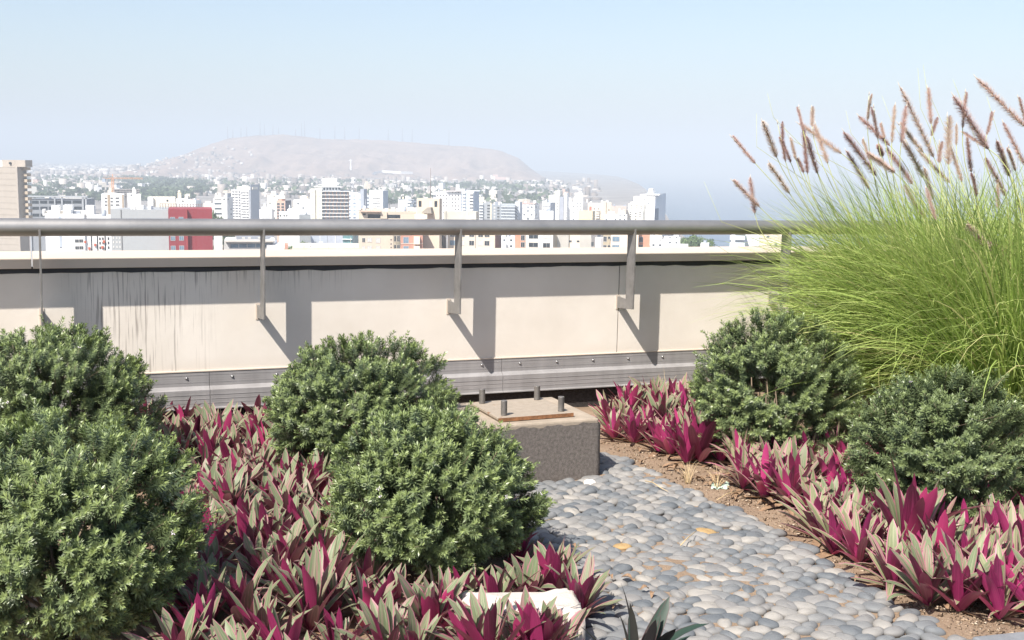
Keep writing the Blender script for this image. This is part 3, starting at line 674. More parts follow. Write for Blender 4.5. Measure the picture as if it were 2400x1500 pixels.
for k in range(6): b.box('penthouse_window',758+7*k,763+7*k,440,1.4,1.5,M['glass_dark'],pyb=445)
b=Bld('apartment_block',817,845,853,451,1000,'white gridded block with a tall dark fin at its right edge',(0.70,0.72,0.75),a=math.radians(16),mat=facade('grid_facade',(0.70,0.72,0.75),(0.2,0.24,0.3),4.6,3.0,0.55,0.5,0.2))
b.box('fin',845,853,443,0,7,painted((0.34,0.37,0.42)),z0=0)
b=Bld('apartment_block',853,866,None,458,1050,'narrow bluish block of stacked balconies',(0.62,0.66,0.72),mat=M['facade_band'],depth=12)
b=Bld('banded_office',866,897,909,448,1100,'white office block with thin dark window slits',WHITE,a=math.radians(22),mat=painted(WHITE,0.03))
for k in range(7): b.box('window_slit',873,891,458.5+6*k,-0.15,0.05,M['glass_dark'],pyb=460+6*k)
sb=MB(); sb.box(0,0.3,0,b.D,0,b.h+0.4); sb.build('side_wall',painted((0.36,0.42,0.48)),b.o); b.roof()  # blue grey slab paints the shade on the white flank
b=Bld('apartment_block',933,964,976,468,1100,'white and pale teal block with a small roof box',(0.78,0.80,0.80),a=math.radians(22),mat=M['facade_band']); b.box('roof_box',947,953,459.5,3,7,painted(WHITE)); b.box('teal_panel',936,950,472,-0.3,0,painted((0.50,0.62,0.62)),pyb=486)
b=Bld('apartment_block',1015,1080,None,451,1050,'broad white block with rows of small dark windows and a dark roof slab',WHITE,a=math.radians(5),depth=18,mat=facade('row_facade',(0.80,0.79,0.77),(0.16,0.15,0.16),2.6,3.0,0.45,0.5,0.35))
b.box('roof_slab',1046,1088,446.5,-2,10,painted((0.40,0.37,0.36)),pyb=449.5); b.box('roof_tank',1067,1075,433,3,7,painted(WHITE)); b.box('roof_tank',1075,1087,443,3,8,painted(WHITE)); b.box('left_ledge',1011,1020,453,-2,4,painted(WHITE),pyb=456)
m=MB(); m.ball((b.fx(1014),4,b.fz(1014,445)),2.1,0,12,8,1.25); m.box(b.fx(1014)-0.5,b.fx(1014)+0.5,3.5,4.5,b.h-1,b.fz(1014,447)); m.build('water_sphere',painted(WHITE),b.o)
b=Bld('balcony_tower',1082,1111,1123,448,1000,'pale blue slab tower with white rounded balconies',(0.46,0.52,0.60),a=math.radians(24),mat=painted((0.46,0.52,0.60)))
for k in range(9):
    py=451+7.6*k; b.box('balcony',1084,1092,py,-1.6,0,painted(WHITE),pyb=py+3.4); b.box('balcony',1100,1110,py+0.5,-1.6,0,painted(WHITE),pyb=py+4.4); b.window(1105,py+4.6,7,2.6)
b.box('roof_parapet',1092,1123,446.5,1,6,painted((0.72,0.76,0.8)))
b=Bld('apartment_block',1123,1135,None,462,1150,'slim cream block behind the blue slab tower',CREAM,mat=M['facade_small'],depth=9)
b=Bld('balcony_block',1123,1152,None,476,950,'grey block of balconies with a cream stripe beside the orange box',(0.34,0.36,0.38),mat=painted((0.34,0.36,0.38)),depth=12)
for k in range(6): b.box('balcony',1123,1132,477+7*k,-1.5,0,painted((0.62,0.64,0.66)),pyb=480.5+7*k); b.window(1145,480+7*k,6,3.6)
b.box('cream_stripe',1149,1152,475,-0.5,0,painted(CREAM),z0=0)
b=Bld('banded_office',1153,1207,None,481,930,'long grey office block with horizontal concrete bands',(0.33,0.36,0.39),mat=painted((0.28,0.31,0.34)),depth=14)
for k in range(6): b.box('concrete_band',1174,1207,482+7*k,-0.9,0,painted((0.44,0.47,0.50)),pyb=486+7*k); b.window(1168,485+7*k,5,4); b.window(1159,485+7*k,4,4,'curtain')
b.box('roof_box',1157,1172,475.5,2,7,painted(WHITE)); b.box('roof_house',1172,1208,478,3,9,painted((0.42,0.45,0.48)))
b=Bld('stair_block',1207,1219,1224,473,940,'narrow block with zigzag escape stairs',(0.55,0.58,0.61),mat=painted((0.50,0.53,0.57)))
for k in range(7):
    py=476+7*k; x0,x1=b.fx(1208),b.fx(1214); z=b.fz(1211,py); m=MB(); m.extrude([(x0,z),(x1,z-2.2),(x1,z-3.0),(x0,z-0.8)],[((0,-1.2,0),(1,0,0),(0,0,1)),((0,0,0),(1,0,0),(0,0,1))]); m.build('stair_flight',painted(WHITE),b.o)
b=Bld('apartment_block',1225,1253,1264,477,960,'white grid fronted block with a pinkish roof edge',WHITE,a=math.radians(22),mat=facade('grid_white',(0.82,0.81,0.79),(0.25,0.27,0.3),3.1,3.0,0.62,0.55,0.45)); b.box('roof_edge',1224,1254,476,-0.5,3,painted((0.62,0.42,0.38)),pyb=478)
b=Bld('banded_office',1271,1290,1302,475,980,'white block with three broad white bands and grey flank',(0.50,0.52,0.55),a=math.radians(24),mat=painted((0.48,0.50,0.53)))
for k in range(3): b.box('white_band',1272,1288,478.5+8*k,-0.7,0,painted(WHITE),pyb=483.5+8*k)
b=Bld('white_box_building',1266,1297,None,496,820,'plain white box in front of the banded block',WHITE,mat=painted(WHITE,0.03),depth=14)
b=Bld('apartment_tower',1286,1311,1321,458,1150,'cream topped white tower with shade painted dark grey on its flank',(0.80,0.76,0.66),a=math.radians(24),mat=M['facade_small']); b.box('roof_box',1299,1311,447,1,8,painted((0.80,0.76,0.66))); b.box('painted_shade_flank',1312,1321,461,-1,2,painted((0.33,0.35,0.40)),z0=0); b.box('white_slice',1321,1328,452,0.2,5,painted(WHITE),z0=0)  # dark grey box paints the tower's side as shaded
for k in range(9): b.box('balcony',1326,1330,476+6*k,-2,0,painted(WHITE),pyb=478.5+6*k)
b=Bld('apartment_tower',1331,1366,None,475,1150,'white stepped tower with a small round topped penthouse',WHITE,mat=M['facade_small'],depth=12)
for p0,p1,pt in ((1344,1366,462),(1352,1365,453),(1355,1362,449),(1331,1338,464),(1374,1377,468)): b.box('stepped_floor',p0,p1,pt,2+0.11*(p1-1300)-0.4*(480-pt)*0.1,9-0.03*(480-pt),painted(WHITE))
b.box('bright_corner',1331,1340,467,-0.6,0,painted(WHITE),z0=0)
b=Bld('tan_box_building',1356,1389,1395,495,800,'plain tan windowless box above the handrail',(0.66,0.54,0.36),a=math.radians(16),mat=painted((0.66,0.54,0.36),0.04))
b=Bld('apartment_block',1378,1408,None,477,1020,'cream block with a red panel behind the tan box',(0.74,0.66,0.54),mat=M['facade_small'],depth=12); b.box('red_panel',1381,1386,484,-0.3,0,painted((0.55,0.16,0.12)),pyb=494)
for k in range(4): b.box('balcony',1396,1405,492+5.5*k,-1.5,0,painted((0.75,0.70,0.60)),pyb=495+5.5*k)
b=Bld('apartment_block',1408,1433,None,475,1000,'beige block with a taller left stair shaft near the sea',(0.62,0.54,0.43),mat=M['facade_small'],depth=12); b.box('stair_shaft',1408,1420,472,-1,4,painted((0.62,0.55,0.45)),z0=0)
b=Bld('apartment_block',1433,1468,None,484,990,'brownish blank walled block by the sea',(0.50,0.42,0.37),mat=painted((0.50,0.42,0.37)),depth=14)
b=Bld('apartment_tower',1500,1535,1560,456,1000,'tall white seaside tower with a square roof box and pale flank',WHITE,a=math.radians(26),mat=M['facade_small'])
b.box('roof_box',1517,1526,442,2,8,painted(WHITE)); sb=MB(); sb.box(0.01,0.35,0,b.D,0,b.h+0.6); sb.build('side_wall',painted((0.74,0.74,0.75),0.03),b.o); b.box('roof_slab',1513,1545,455,-1,10,painted(WHITE),pyb=457.5)
for p0,p1,pt,y in ((1485,1500,461,-1),(1479,1500,474,-2.5),(1476,1513,478,-4),(1472,1512,492,-6)): b.box('stepped_floor',p0,p1,pt,y,8,painted((0.80,0.76,0.66)),z0=0)
for k in range(6): 
    for px in (1484,1496,1506): b.window(px,482+5*k if px!=1496 else 480+6.5*k,4,2,'glass_dark',y=-6.02 if 482+5*k>493 else -4.02)
b=Bld('white_box_building',1513,1534,1543,490,900,'white box with shade painted dark on its flank, in front of the seaside tower',WHITE,a=math.radians(22),mat=painted(WHITE,0.03)); sb=MB(); sb.box(0,0.3,0,b.D,0,b.h+0.3); sb.build('side_wall',painted((0.18,0.20,0.25)),b.o)  # dark slab paints the shade on the box's right side

# --- cream and brick flats just beyond the parapet, their windows below the handrail
CR=(0.54,0.475,0.39)
b=Bld('cream_flats',840,975,None,499,430,'cream apartment flats with recessed roof terraces left of the stair tower',CR,depth=22,mat=painted(CR,0.06))
b.roof(par=0.5)
for p0,p1,pt,pb in ((862,892,502,511),(907,938,503,511),(850,857,500,504)): b.box('terrace_recess',p0,p1,pt,-0.06,0.1,M['glass_dark'],pyb=pb)
b.box('terrace_wall',892,907,496,-0.6,4,painted((0.52,0.46,0.37)),pyb=512); b.box('roof_canopy',845,893,494,-1.6,6,painted((0.50,0.38,0.30)),pyb=496)
for p0,p1,pt in ((915,925,489),(927,938,491),(940,955,489),(900,909,491)): b.box('rooftop_shed',p0,p1,pt,8,12,painted((0.72,0.66,0.56)))
for px,kd in ((852,'glass_dark'),(866,'curtain'),(886,'curtain')):
    b.window(px,557.5,6 if px==852 else 9.5,9 if px!=886 else 11,kd); b.window(px,576.5,6 if px==852 else 9.5,9,'curtain')
for py in (560,570,578): b.window(916.5,py,2.5,3)
b.box('set_back_bay',921,939,540,0.0,0.4,painted((0.46,0.42,0.33)),z0=0) 
for px,py in ((926,553),(934,553),(926,574),(934,574)): b.window(px,py,4 if px==926 else 6,12 if py==553 else 8,'glass_dark')
b=Bld('stair_tower',977,1030,1036,466,425,'cream stair tower with two dark vertical openings and a pale door',(0.57,0.49,0.39),a=math.radians(14),mat=painted((0.57,0.49,0.39),0.05))
for px in (984.5,1021.5): b.box('opening',px-3.3,px+3.3,471,-0.05,0.2,M['glass_dark'],pyb=485)
b.box('door',1007,1012,472,-0.1,0.1,painted((0.80,0.72,0.58)),pyb=485)
m=MB(); m.extrude([(b.fx(993),b.fz(993,497)),(b.fx(1006),b.fz(1006,486)),(b.fx(1014),b.fz(1014,486)),(b.fx(1016),b.fz(1016,500)),(b.fx(993),b.fz(993,500))],[((0,-2.2,0),(1,0,0),(0,0,1)),((0,0,0),(1,0,0),(0,0,1))]); m.build('outside_stair',painted((0.28,0.25,0.21)),b.o)
b.box('low_parapet',979,1008,502,-3.5,-2.3,painted((0.72,0.64,0.5)),pyb=512)
mm=MB(); mm.tube([(0,0,0),(0,0,b.fz(1009,421)-b.h+4)],[0.14,0.07],5); mo=mm.build('antenna_pole',M['mast']); mo.location=(float(at(1009,466,428)[0]),428,b.zt-4+4.0-4); tag(mo,'thin antenna pole rising from the cream stair tower','pole')
mo.location.z=b.zt
b=Bld('brick_flats',939,991,None,530,415,'brick flats with pale balcony boxes below the handrail',TERRA,depth=12,mat=painted((0.46,0.24,0.18),0.15))
for py in (556,577): b.window(951.5,py,11.5,14,'glass_blue')
for py in (554,576): b.box('balcony_box',970,984,py,-1.2,0,painted((0.76,0.68,0.54)),pyb=py+18)
for py in (570,): b.box('string_course',939,991,py,-0.12,0,painted((0.62,0.48,0.4)),pyb=py+1.5)
b=Bld('shaded_flats',992,1046,None,533,440,'flats seen edge on with shade painted as grey, left of the post in the middle',(0.30,0.28,0.28),a=math.radians(-40),depth=12,mat=M['facade'])
b.body.color=(0.34,0.31,0.30,1)  # darker grey holds the painted shade of this side
b=Bld('cream_flats',1050,1160,1172,530,430,'cream flats with a brown end wall below the handrail',(0.64,0.54,0.43),a=math.radians(10),depth=12,mat=painted((0.64,0.54,0.43),0.06))
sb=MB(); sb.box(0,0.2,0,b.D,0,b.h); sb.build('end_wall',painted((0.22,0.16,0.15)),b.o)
for px,kd in ((1084,'curtain'),(1106,'glass_dark'),(1127,'curtain'),(1142,'glass_dark'),(1061,'glass_blue')):
    for py in (545,565): b.window(px,py,11,10.5,kd if py==565 else 'glass_dark')
b.box('downpipe',1114,1115.5,530,-0.15,0,painted((0.3,0.27,0.25)),z0=0); b.box('roof_garden_wall',1036,1112,497,3,8,painted((0.50,0.48,0.42)))
b=Bld('orange_box',1093,1112,None,497,500,'small orange rooftop cabin above the handrail',ORANGE,depth=5,mat=painted((0.68,0.24,0.09),0.05),a=math.radians(5)); b.box('corner_post',1109,1110,497,-0.1,0,painted((0.45,0.14,0.05)),z0=0)
b=Bld('house',1173,1207,None,556,600,'little white flat roofed houses in the gap between the flats',WHITE,depth=14,mat=M['facade_small']); b.clutter(4,4); b.box('lower_house',1176,1187,566,-6,-1,painted(WHITE),z0=0)
b=Bld('brick_flats',1208,1231,None,531,425,'orange brick corner flats with tall dark windows below the handrail',(0.55,0.27,0.18),depth=12,mat=painted((0.55,0.27,0.18),0.1))
for py in (552,568): b.window(1226,py,8,11,'glass_dark')
b=Bld('white_flats',1231,1296,None,531,425,'pale flats with wide dark windows below the handrail',(0.72,0.66,0.56),depth=12,mat=painted((0.72,0.66,0.56),0.05))
for py in (549,569): b.window(1251,py,21,10,'glass_dark'); b.window(1282,py-2 if py==549 else py+1,16,12,'curtain' if py==549 else 'glass_dark')
b=Bld('cream_flats',1297,1361,None,532,430,'cream and grey striped flats with two tiny windows below the handrail',(0.68,0.60,0.48),depth=12,mat=painted((0.68,0.60,0.48),0.05))
for p0,p1 in ((1307,1334),(1360,1387)): b.box('grey_panel',p0,p1,545,-0.7,0,painted((0.44,0.42,0.38)),z0=0)
for px in (1338,1356): b.window(px,563.5,5.5,4)
b=Bld('shaded_flats',1387,1416,None,533,450,'flats with shade painted as grey and a white bay below the handrail',(0.30,0.29,0.30),depth=12,a=math.radians(-35),mat=M['facade']); b.body.color=(0.36,0.35,0.35,1); b.box('white_bay',1397,1408,555,-3,0,painted(WHITE),z0=0)  # shade of these flats is put into their grey
b=Bld('cream_flats',1416,1497,None,531,425,'cream flats with square windows either side of a railing post',(0.68,0.58,0.47),depth=12,mat=painted((0.68,0.58,0.47),0.06))
b.box('olive_bay',1415,1431,545,-0.4,0,painted((0.40,0.34,0.24)),z0=0)
for px,wd,kd in ((1419.5,7,'glass_dark'),(1429,5,'glass_dark'),(1445,16,'glass_blue'),(1486,7,'curtain')):
    for py in (555,575): b.window(px,py,wd,11 if wd>6 else 5,kd,y=0.0 if px>1432 else -0.4)
b=Bld('brick_flats',1497,1524,None,532,428,'orange brick flats with one window, last before the seaside houses',(0.52,0.27,0.18),depth=12,mat=painted((0.52,0.27,0.18),0.1))
for py in (556,575): b.window(1504,py,8,11,'glass_dark')
b=Bld('seaside_house',1526,1556,None,562,620,'white stepped seaside house under the handrail',WHITE,depth=10,mat=M['facade_small']); b.box('upper_floor',1530,1555,557,2,8,painted(WHITE)); b.clutter(3,21)
b=Bld('seaside_house',1557,1594,None,556,640,'white seaside house with a shaded bay beside the tree',WHITE,depth=10,mat=M['facade_small']); b.box('lower_wing',1556,1615,571,-6,-1,painted(WHITE),z0=0); b.clutter(3,22)
b=Bld('seaside_house',1642,1661,None,571,640,'small white gabled house right of the seaside tree',WHITE,depth=8,mat=painted(WHITE,0.03),a=math.radians(12))
b=Bld('balcony_block',1711,1746,None,546,520,'pale seaside block of shaded balconies partly behind the grass',(0.62,0.66,0.72),depth=10,mat=M['facade_band'])
b=Bld('apartment_block',1747,1780,None,549,530,'white and grey seaside block behind the grass tips',(0.76,0.77,0.78),depth=10,mat=painted((0.70,0.72,0.74)))
b=Bld('apartment_block',1781,1850,None,548,500,'cream seaside block almost hidden by the fountain grass',CREAM,depth=10,mat=M['facade_small'])
b=Bld('seaside_house',1418,1470,None,504,900,'low white roofs with sheds in front of the brownish block',WHITE,depth=10,mat=M['facade_small']); b.clutter(5,31)

for i,b in enumerate(BLDS):
    if b.cl or not b.o.name.startswith(('apartment','banded','white_box','seaside','white_flats','cream_flats','balcony_block','house')): continue
    q=random.Random(900+i)
    for k in range(q.choice((1,2,2,3))):
        wd=q.uniform(0.9,2.4); x=-q.uniform(wd+0.3,max(wd+0.5,b.W-0.5)); y=q.uniform(0.6,max(0.8,b.D*0.5)); m=MB(); hh=q.uniform(1.0,2.3)
        if q.random()<0.5: m.tube([(x,y+1,b.h-0.2),(x,y+1,b.h+hh)],wd*0.4,10); m.ball((x,y+1,b.h+hh),wd*0.4,0,10,4,0.4)
        else: m.box(x,x+wd,y,y+wd,b.h-0.2,b.h+hh)
        if q.random()<0.5: m.tube([(x+0.3,y+1.2,b.h),(x+0.3,y+1.2,b.h+hh+q.uniform(1.5,4))],0.06,4)
        m.build('rooftop_tank',painted(q.choice([WHITE,GREY,(0.30,0.33,0.38),CREAM])),b.o)
# construction site and crane
b=Bld('construction_frame',268,327,None,444,1300,'bare grey brown concrete frame of a building under construction',(0.25,0.22,0.20),depth=18,mat=painted((0.16,0.15,0.15)))
for k in range(4): b.box('floor_slab',266,329,444+4.2*k,-1.5,0,painted((0.38,0.34,0.31)),pyb=445.2+4.2*k)
for k in range(9): b.box('column',268+7.2*k,269+7.2*k,441,-1.2,-0.2,painted((0.40,0.35,0.31)),z0=0)
cp=at(265,450,1300); cr=empty('tower_crane',(cp[0],1300,BASE),0,'slim orange tower crane over the concrete frame, jib level','crane')
M['crane']=painted((0.62,0.28,0.10)); jz=float(at(265,419,1300)[2])-BASE; tz=float(at(265,408,1300)[2])-BASE
m=MB()
for sx_,sy_ in ((-1,-1),(1,-1),(1,1),(-1,1)): m.box(sx_*1.0-0.2,sx_*1.0+0.2,sy_-0.2,sy_+0.2,0,jz)
for k in range(30): m.tube([(-1,-1,jz*k/30),(1,-1,jz*(k+1)/30)],0.14,4)
m.build('mast',M['crane'],cr)
m=MB(); x0,x1=float(at(240,419,1300)[0]-cp[0]),float(at(335,419,1300)[0]-cp[0])
m.box(x0,x1,-0.7,-0.5,jz,jz+0.35); m.box(x0,x1,0.5,0.7,jz,jz+0.35); m.box(x0+8,x1,-0.1,0.1,jz+1.2,jz+1.45)
for k in range(22): m.tube([(x0+(x1-x0)*k/22,-0.6,jz+0.2),(x0+(x1-x0)*(k+0.5)/22,0,jz+1.3),(x0+(x1-x0)*(k+1)/22,-0.6,jz+0.2)],0.12,3)
m.build('jib',M['crane'],cr)
MB().box(x0,x0+3.5,-1.2,1.2,jz-3.4,jz+0.2).build('counterweight',painted((0.28,0.33,0.40)),cr)
m=MB(); m.tube([(-0.9,0,jz),(0,0,tz)],0.2,4); m.tube([(0.9,0,jz),(0,0,tz)],0.2,4); m.tube([(0,0,tz),(x1*0.7,0,jz+1.3)],0.07,3); m.tube([(0,0,tz),(x0,0,jz+0.3)],0.07,3); m.build('apex_frame',M['crane'],cr)

# far houses of the plain: individuals first, the rest as one mass
hz_mats=[M['facade_small'],M['facade'],M['facade_band']]
box_me={}
def house_mesh(kind):
    if kind in box_me: return box_me[kind]
    m=MB()
    if kind==0: m.box(-.5,.5,-.5,.5,0,1)
    elif kind==1: m.box(-.5,.5,-.5,.5,0,.8); m.box(-.4,.05,-.3,.3,.8,1)
    elif kind==2: m.box(-.5,.1,-.5,.5,0,1); m.box(.1,.5,-.5,.4,0,.72)
    else: m.box(-.5,.5,-.5,.5,0,.9); m.box(-.1,.12,-.1,.12,.9,1.06)
    out=[]
    for k in range(3): out.append(m.mesh('house',hz_mats[k]))
    box_me[kind]=out; return out
pal=[(0.78,0.76,0.73),(0.74,0.70,0.64),(0.66,0.60,0.52),(0.62,0.64,0.66),(0.80,0.79,0.78),(0.55,0.40,0.33),(0.70,0.62,0.50),(0.48,0.47,0.46)]
r=random.Random(12); placed=[]
for k in range(110):
    Y=1050*((2500/1050)**r.random())
    px=r.uniform(64,1330); X=(px-1200)/F*Y
    if X>coast_x(Y)-25: continue
    hh=r.uniform(5,12) if r.random()<0.85 else r.uniform(14,24)
    wd=r.uniform(8,16); 
    me=r.choice(house_mesh(r.randrange(4)))
    o=link_mesh('house',me); o.location=(X,Y,BASE); o.rotation_euler=(0,0,r.uniform(-0.5,0.5)); o.scale=(wd,r.uniform(9,16),hh); o.color=(*r.choice(pal),1)
    tag(o,'small pale block in the hazy low town between the towers and the hill','house','far town blocks'); placed.append((X,Y))
def box_mass(name,items,mat,kind='stuff'):
    V=[];Fq=[];b0=0
    for (x,y,z,wx,wy,h_,rz_) in items:
        c,s_=math.cos(rz_),math.sin(rz_)
        for zz in (0,1):
            for (p,q) in ((-.5,-.5),(.5,-.5),(.5,.5),(-.5,.5)): V.append((x+c*p*wx-s_*q*wy,y+s_*p*wx+c*q*wy,z+zz*h_))
        for q in ((4,5,6,7),(0,1,5,4),(1,2,6,5),(2,3,7,6),(3,0,4,7)): Fq.append(tuple(b0+i for i in q))
        b0+=8
    return tag(link_mesh(name,mesh_np(name,V,Fq,mat)),kind=kind)
def mat_town():
    m,n,l,b=new_mat('far_town_walls'); ge=N(n,'ShaderNodeNewGeometry'); rr=ramp(n,[(0,(0.14,0.12,0.11)),(0.4,(0.28,0.24,0.21)),(0.75,(0.48,0.43,0.38)),(1,(0.74,0.72,0.69))]); l.new(ge.outputs['Random Per Island'],rr.inputs[0]); l.new(rr.outputs[0],b.inputs['Base Color']); b.inputs['Roughness'].default_value=0.9; return m
M['town']=mat_town()
it=[]
for k in range(2600):
    Y=r.uniform(1900,3900); px=r.uniform(-60,1400); X=(px-1200)/F*Y
    if X>coast_x(Y)-20 or (px>1040 and r.random()<0.75): continue
    it.append((X,Y,BASE-0.5,r.uniform(6,14),r.uniform(6,12),r.uniform(3,7) if r.random()<0.95 else r.uniform(10,20),r.uniform(-.6,.6)))
for k in range(900):
    Y=r.uniform(3900,8500); px=r.uniform(-60,330); X=(px-1200)/F*Y; it.append((X,Y,max(BASE,hill_z(X,Y) if Y<6600 else BASE)-0.5,r.uniform(10,30),r.uniform(10,20),r.uniform(5,14),r.uniform(-.6,.6)))
box_mass('far_town',it,M['town'])
it=[]
for k in range(480):
    if r.random()<0.7: px=r.gauss(440,95)
    else: px=r.uniform(330,1400)
    Y=3420+ (1250*r.random()**1.6 if px<620 else 480*r.random()); X=(px-1200)/F*Y; z=hill_z(X,Y)
    if px<300 or z<BASE-2: continue
    it.append((X,Y,z-2,r.uniform(6,13),r.uniform(6,12),r.uniform(4.5,8),r.uniform(-.8,.8)))
box_mass('hillside_shanties',it,M['town'])
# long pale walls and a white tower on the slope
def on_slope(px,py):
    best=None
    for Y in np.linspace(3400,4990,320):
        p=at(px,py,Y)
        if hill_z(p[0],Y)>=p[2]: return p[0],Y,hill_z(p[0],Y)
    p=at(px,py,4600); return p[0],4600,p[2]
m=MB(); pts=[on_slope(px,py) for px,py in ((873,409),(895,408),(915,406.5),(940,406),(967,407))]
for (x0,y0,z0),(x1,y1,z1) in zip(pts[:-1],pts[1:]):
    m.extrude([(0,-3),(6,-3),(6,6),(0,6)],[((x0,y0,z0),(0,1,0),(0,0,1)),((x1,y1,z1),(0,1,0),(0,0,1))])
tag(m.build('long_white_wall',painted(WHITE)),'long thin white wall low on the bare hill slope','wall')
x0,y0,z0=on_slope(822,399); m=MB(); m.box(-3,3,-3,3,-4,14); m.box(-1.6,1.6,-1.6,1.6,14,36); m.box(-6,6,-1,1,30,33); o=m.build('slope_monument',painted(WHITE)); o.location=(x0,y0,z0); tag(o,'small pale cross shaped monument alone on the hill slope','monument')
for px,py,wd,hh,lb,c in ((1155,419,7,9,'round white dome house alone on the right hill slope',WHITE),(1172,424,24,14,'pink house alone on the right hill slope',(0.66,0.46,0.38)),(1255,427,9,6,'small white house on the saddle right of the hill',WHITE),(1287,424.5,12,6,'second white house further along the saddle right of the hill',WHITE)):
    x0,y0,z0=on_slope(px,py); m=MB(); m.box(-wd,wd,-6,6,-3,hh*0.7); m.box(-wd,-wd*0.3,-6,6,hh*0.7,hh*1.3); o=m.build('hill_house',painted(c)); o.location=(x0,y0,z0); tag(o,lb,'house')

# trees of the town: crowns of small leaf faces
def crown_mesh(name, n, seed, flat=0.75, size=0.10, mat=None):
    r_=np.random.default_rng(seed)
    k=7; cen=r_.normal(0,0.42,(k,3)); cen[:,2]=np.abs(cen[:,2])*flat*0.7; rad=r_.uniform(0.28,0.5,k)
    which=r_.integers(0,k,n); d=r_.normal(0,1,(n,3)); d/=np.linalg.norm(d,axis=1)[:,None]
    rr=rad[which]*(0.55+0.5*r_.random(n)); c=cen[which]+d*rr[:,None]*np.array([1,1,flat]); c[:,2]+=0.32
    a=r_.normal(0,1,(n,3)); a/=np.linalg.norm(a,axis=1)[:,None]; b_=np.cross(a,d+0.3*r_.normal(0,1,(n,3))); b_/=np.linalg.norm(b_,axis=1)[:,None]+1e-9
    s_=size*r_.uniform(0.6,1.4,n)[:,None]
    V=np.stack([c-a*s_,c-b_*s_*0.6,c+a*s_,c+b_*s_*0.6],1).reshape(-1,3); Q=np.arange(4*n).reshape(-1,4)
    return mesh_np(name,V,Q,mat)
def mat_tree(name,c0,c1):
    m,n,l,b=new_mat(name); ge=N(n,'ShaderNodeNewGeometry'); rr=ramp(n,[(0,c0),(1,c1)]); l.new(ge.outputs['Random Per Island'],rr.inputs[0]); leaf_shader(m,n,l,b,rr.outputs[0],0.2,None,0.6,0.3); return m
M['tree']=mat_tree('town_tree_leaf',(0.045,0.07,0.035),(0.11,0.15,0.07)); M['tree_bright']=mat_tree('street_tree_leaf',(0.07,0.12,0.03),(0.16,0.24,0.08))
M['bark']=simple('bark',(0.14,0.11,0.08),0.9,0.3,2)
crowns=[crown_mesh('crown',900,50+k,0.7,0.10,M['tree']) for k in range(4)]; crowns_b=[crown_mesh('crown',2200,70+k,0.7,0.065,M['tree_bright']) for k in range(3)]
tm=MB(); tm.tube([(0,0,0),(0.02,0,0.3),(0.0,0.03,0.62)],[0.05,0.035,0.015],6); tm.tube([(0.02,0,0.28),(0.2,0.1,0.6)],[0.03,0.01],5); tm.tube([(0.02,0,0.25),(-0.2,0.05,0.55)],[0.03,0.01],5)
trunk_me=tm.mesh('trunk',M['bark'])
def town_tree(px,py_top,Y,wpx,label,group,bright=False,k=0,name='town_tree',zb=BASE):
    p=at(px,py_top,Y); o=empty(name,(p[0],Y,zb),r.uniform(0,6),label,'tree',group); ht=float(p[2])-zb; wd=wpx*Y/F
    c=link_mesh('crown',(crowns_b if bright else crowns)[k%3],o); c.scale=(wd/1.7,wd/1.7,ht*0.55); c.location=(0,0,ht*0.45)
    t_=link_mesh('trunk',trunk_me,o); t_.scale=(ht*0.5,ht*0.5,ht*0.85)
    return o
for px,pt,Y,wp,lb in ((485,475,620,52,'rounded green tree rising behind the right end of the red roof'),(522,486,600,46,'low dark tree between the red building and the lattice tower'),(90,447,1500,42,'dome shaped dark tree above the grey office block'),):
    town_tree(px,pt,Y,wp,lb,None,False,1,'broad_tree')
for px,pt,wp in ((693,563,44),(712,561,40),(735,568,30),(752,567,44),(775,568,36),(795,570,40),(680,568,26),(818,577,22),(838,578,18)):
    town_tree(px,pt,560,wp,'leafy green street tree in the row seen under the handrail','street trees under the handrail',True,r.randrange(3),'street_tree')
town_tree(1612,545,700,58,'bushy grey green tree by the sea seen under the handrail',None,True,0,'seaside_tree'); town_tree(1640,552,700,46,'second bushy tree by the sea, right of the taller one',None,True,2,'seaside_tree')
for k in range(46):
    Y=r.uniform(1500,2400); px=r.uniform(70,480) if k<34 else r.uniform(480,1250); pt=at(px,500,Y)
    if (px-1200)/F*Y>coast_x(Y)-30: continue
    hh=r.uniform(9,17); py=750-0; X=(px-1200)/F*Y
    o=empty('town_tree',(X,Y,BASE),r.uniform(0,6),'dark round tree among the hazy low town houses','tree','far dark trees of the town')
    c=link_mesh('crown',crowns[r.randrange(4)],o); wd=r.uniform(14,34); c.scale=(wd/1.7,wd/1.7,hh*0.6); c.location=(0,0,hh*0.38); t_=link_mesh('trunk',trunk_me,o); t_.scale=(6,6,hh*0.8)
# the far belt of trees reads as one mass
n_=16000; Yb=rng.uniform(1700,3300,n_); pxb=np.where(rng.random(n_)<0.6,rng.uniform(290,480,n_),rng.uniform(60,1330,n_)); Xb=(pxb-1200)/F*Yb
keep=Xb<coast_x(Yb)-30; Xb,Yb=Xb[keep],Yb[keep]; n_=len(Xb)
clump=fbm(Xb,Yb,0.012,3,4); kk=clump>0.05; Xb,Yb=Xb[kk],Yb[kk]; n_=len(Xb)
Zb=BASE+rng.uniform(1,11,n_); c=np.stack([Xb,Yb,Zb],1); s_=rng.uniform(2.2,5.5,(n_,1)); a_=rng.normal(0,1,(n_,3)); a_/=np.linalg.norm(a_,axis=1)[:,None]; b_=np.cross(a_,rng.normal(0,1,(n_,3))); b_/=np.linalg.norm(b_,axis=1)[:,None]
V=np.stack([c-a_*s_,c-b_*s_,c+a_*s_,c+b_*s_],1).reshape(-1,3)
tag(link_mesh('far_tree_belt',mesh_np('far_tree_belt',V,np.arange(4*n_).reshape(-1,4),M['tree'])),kind='stuff')

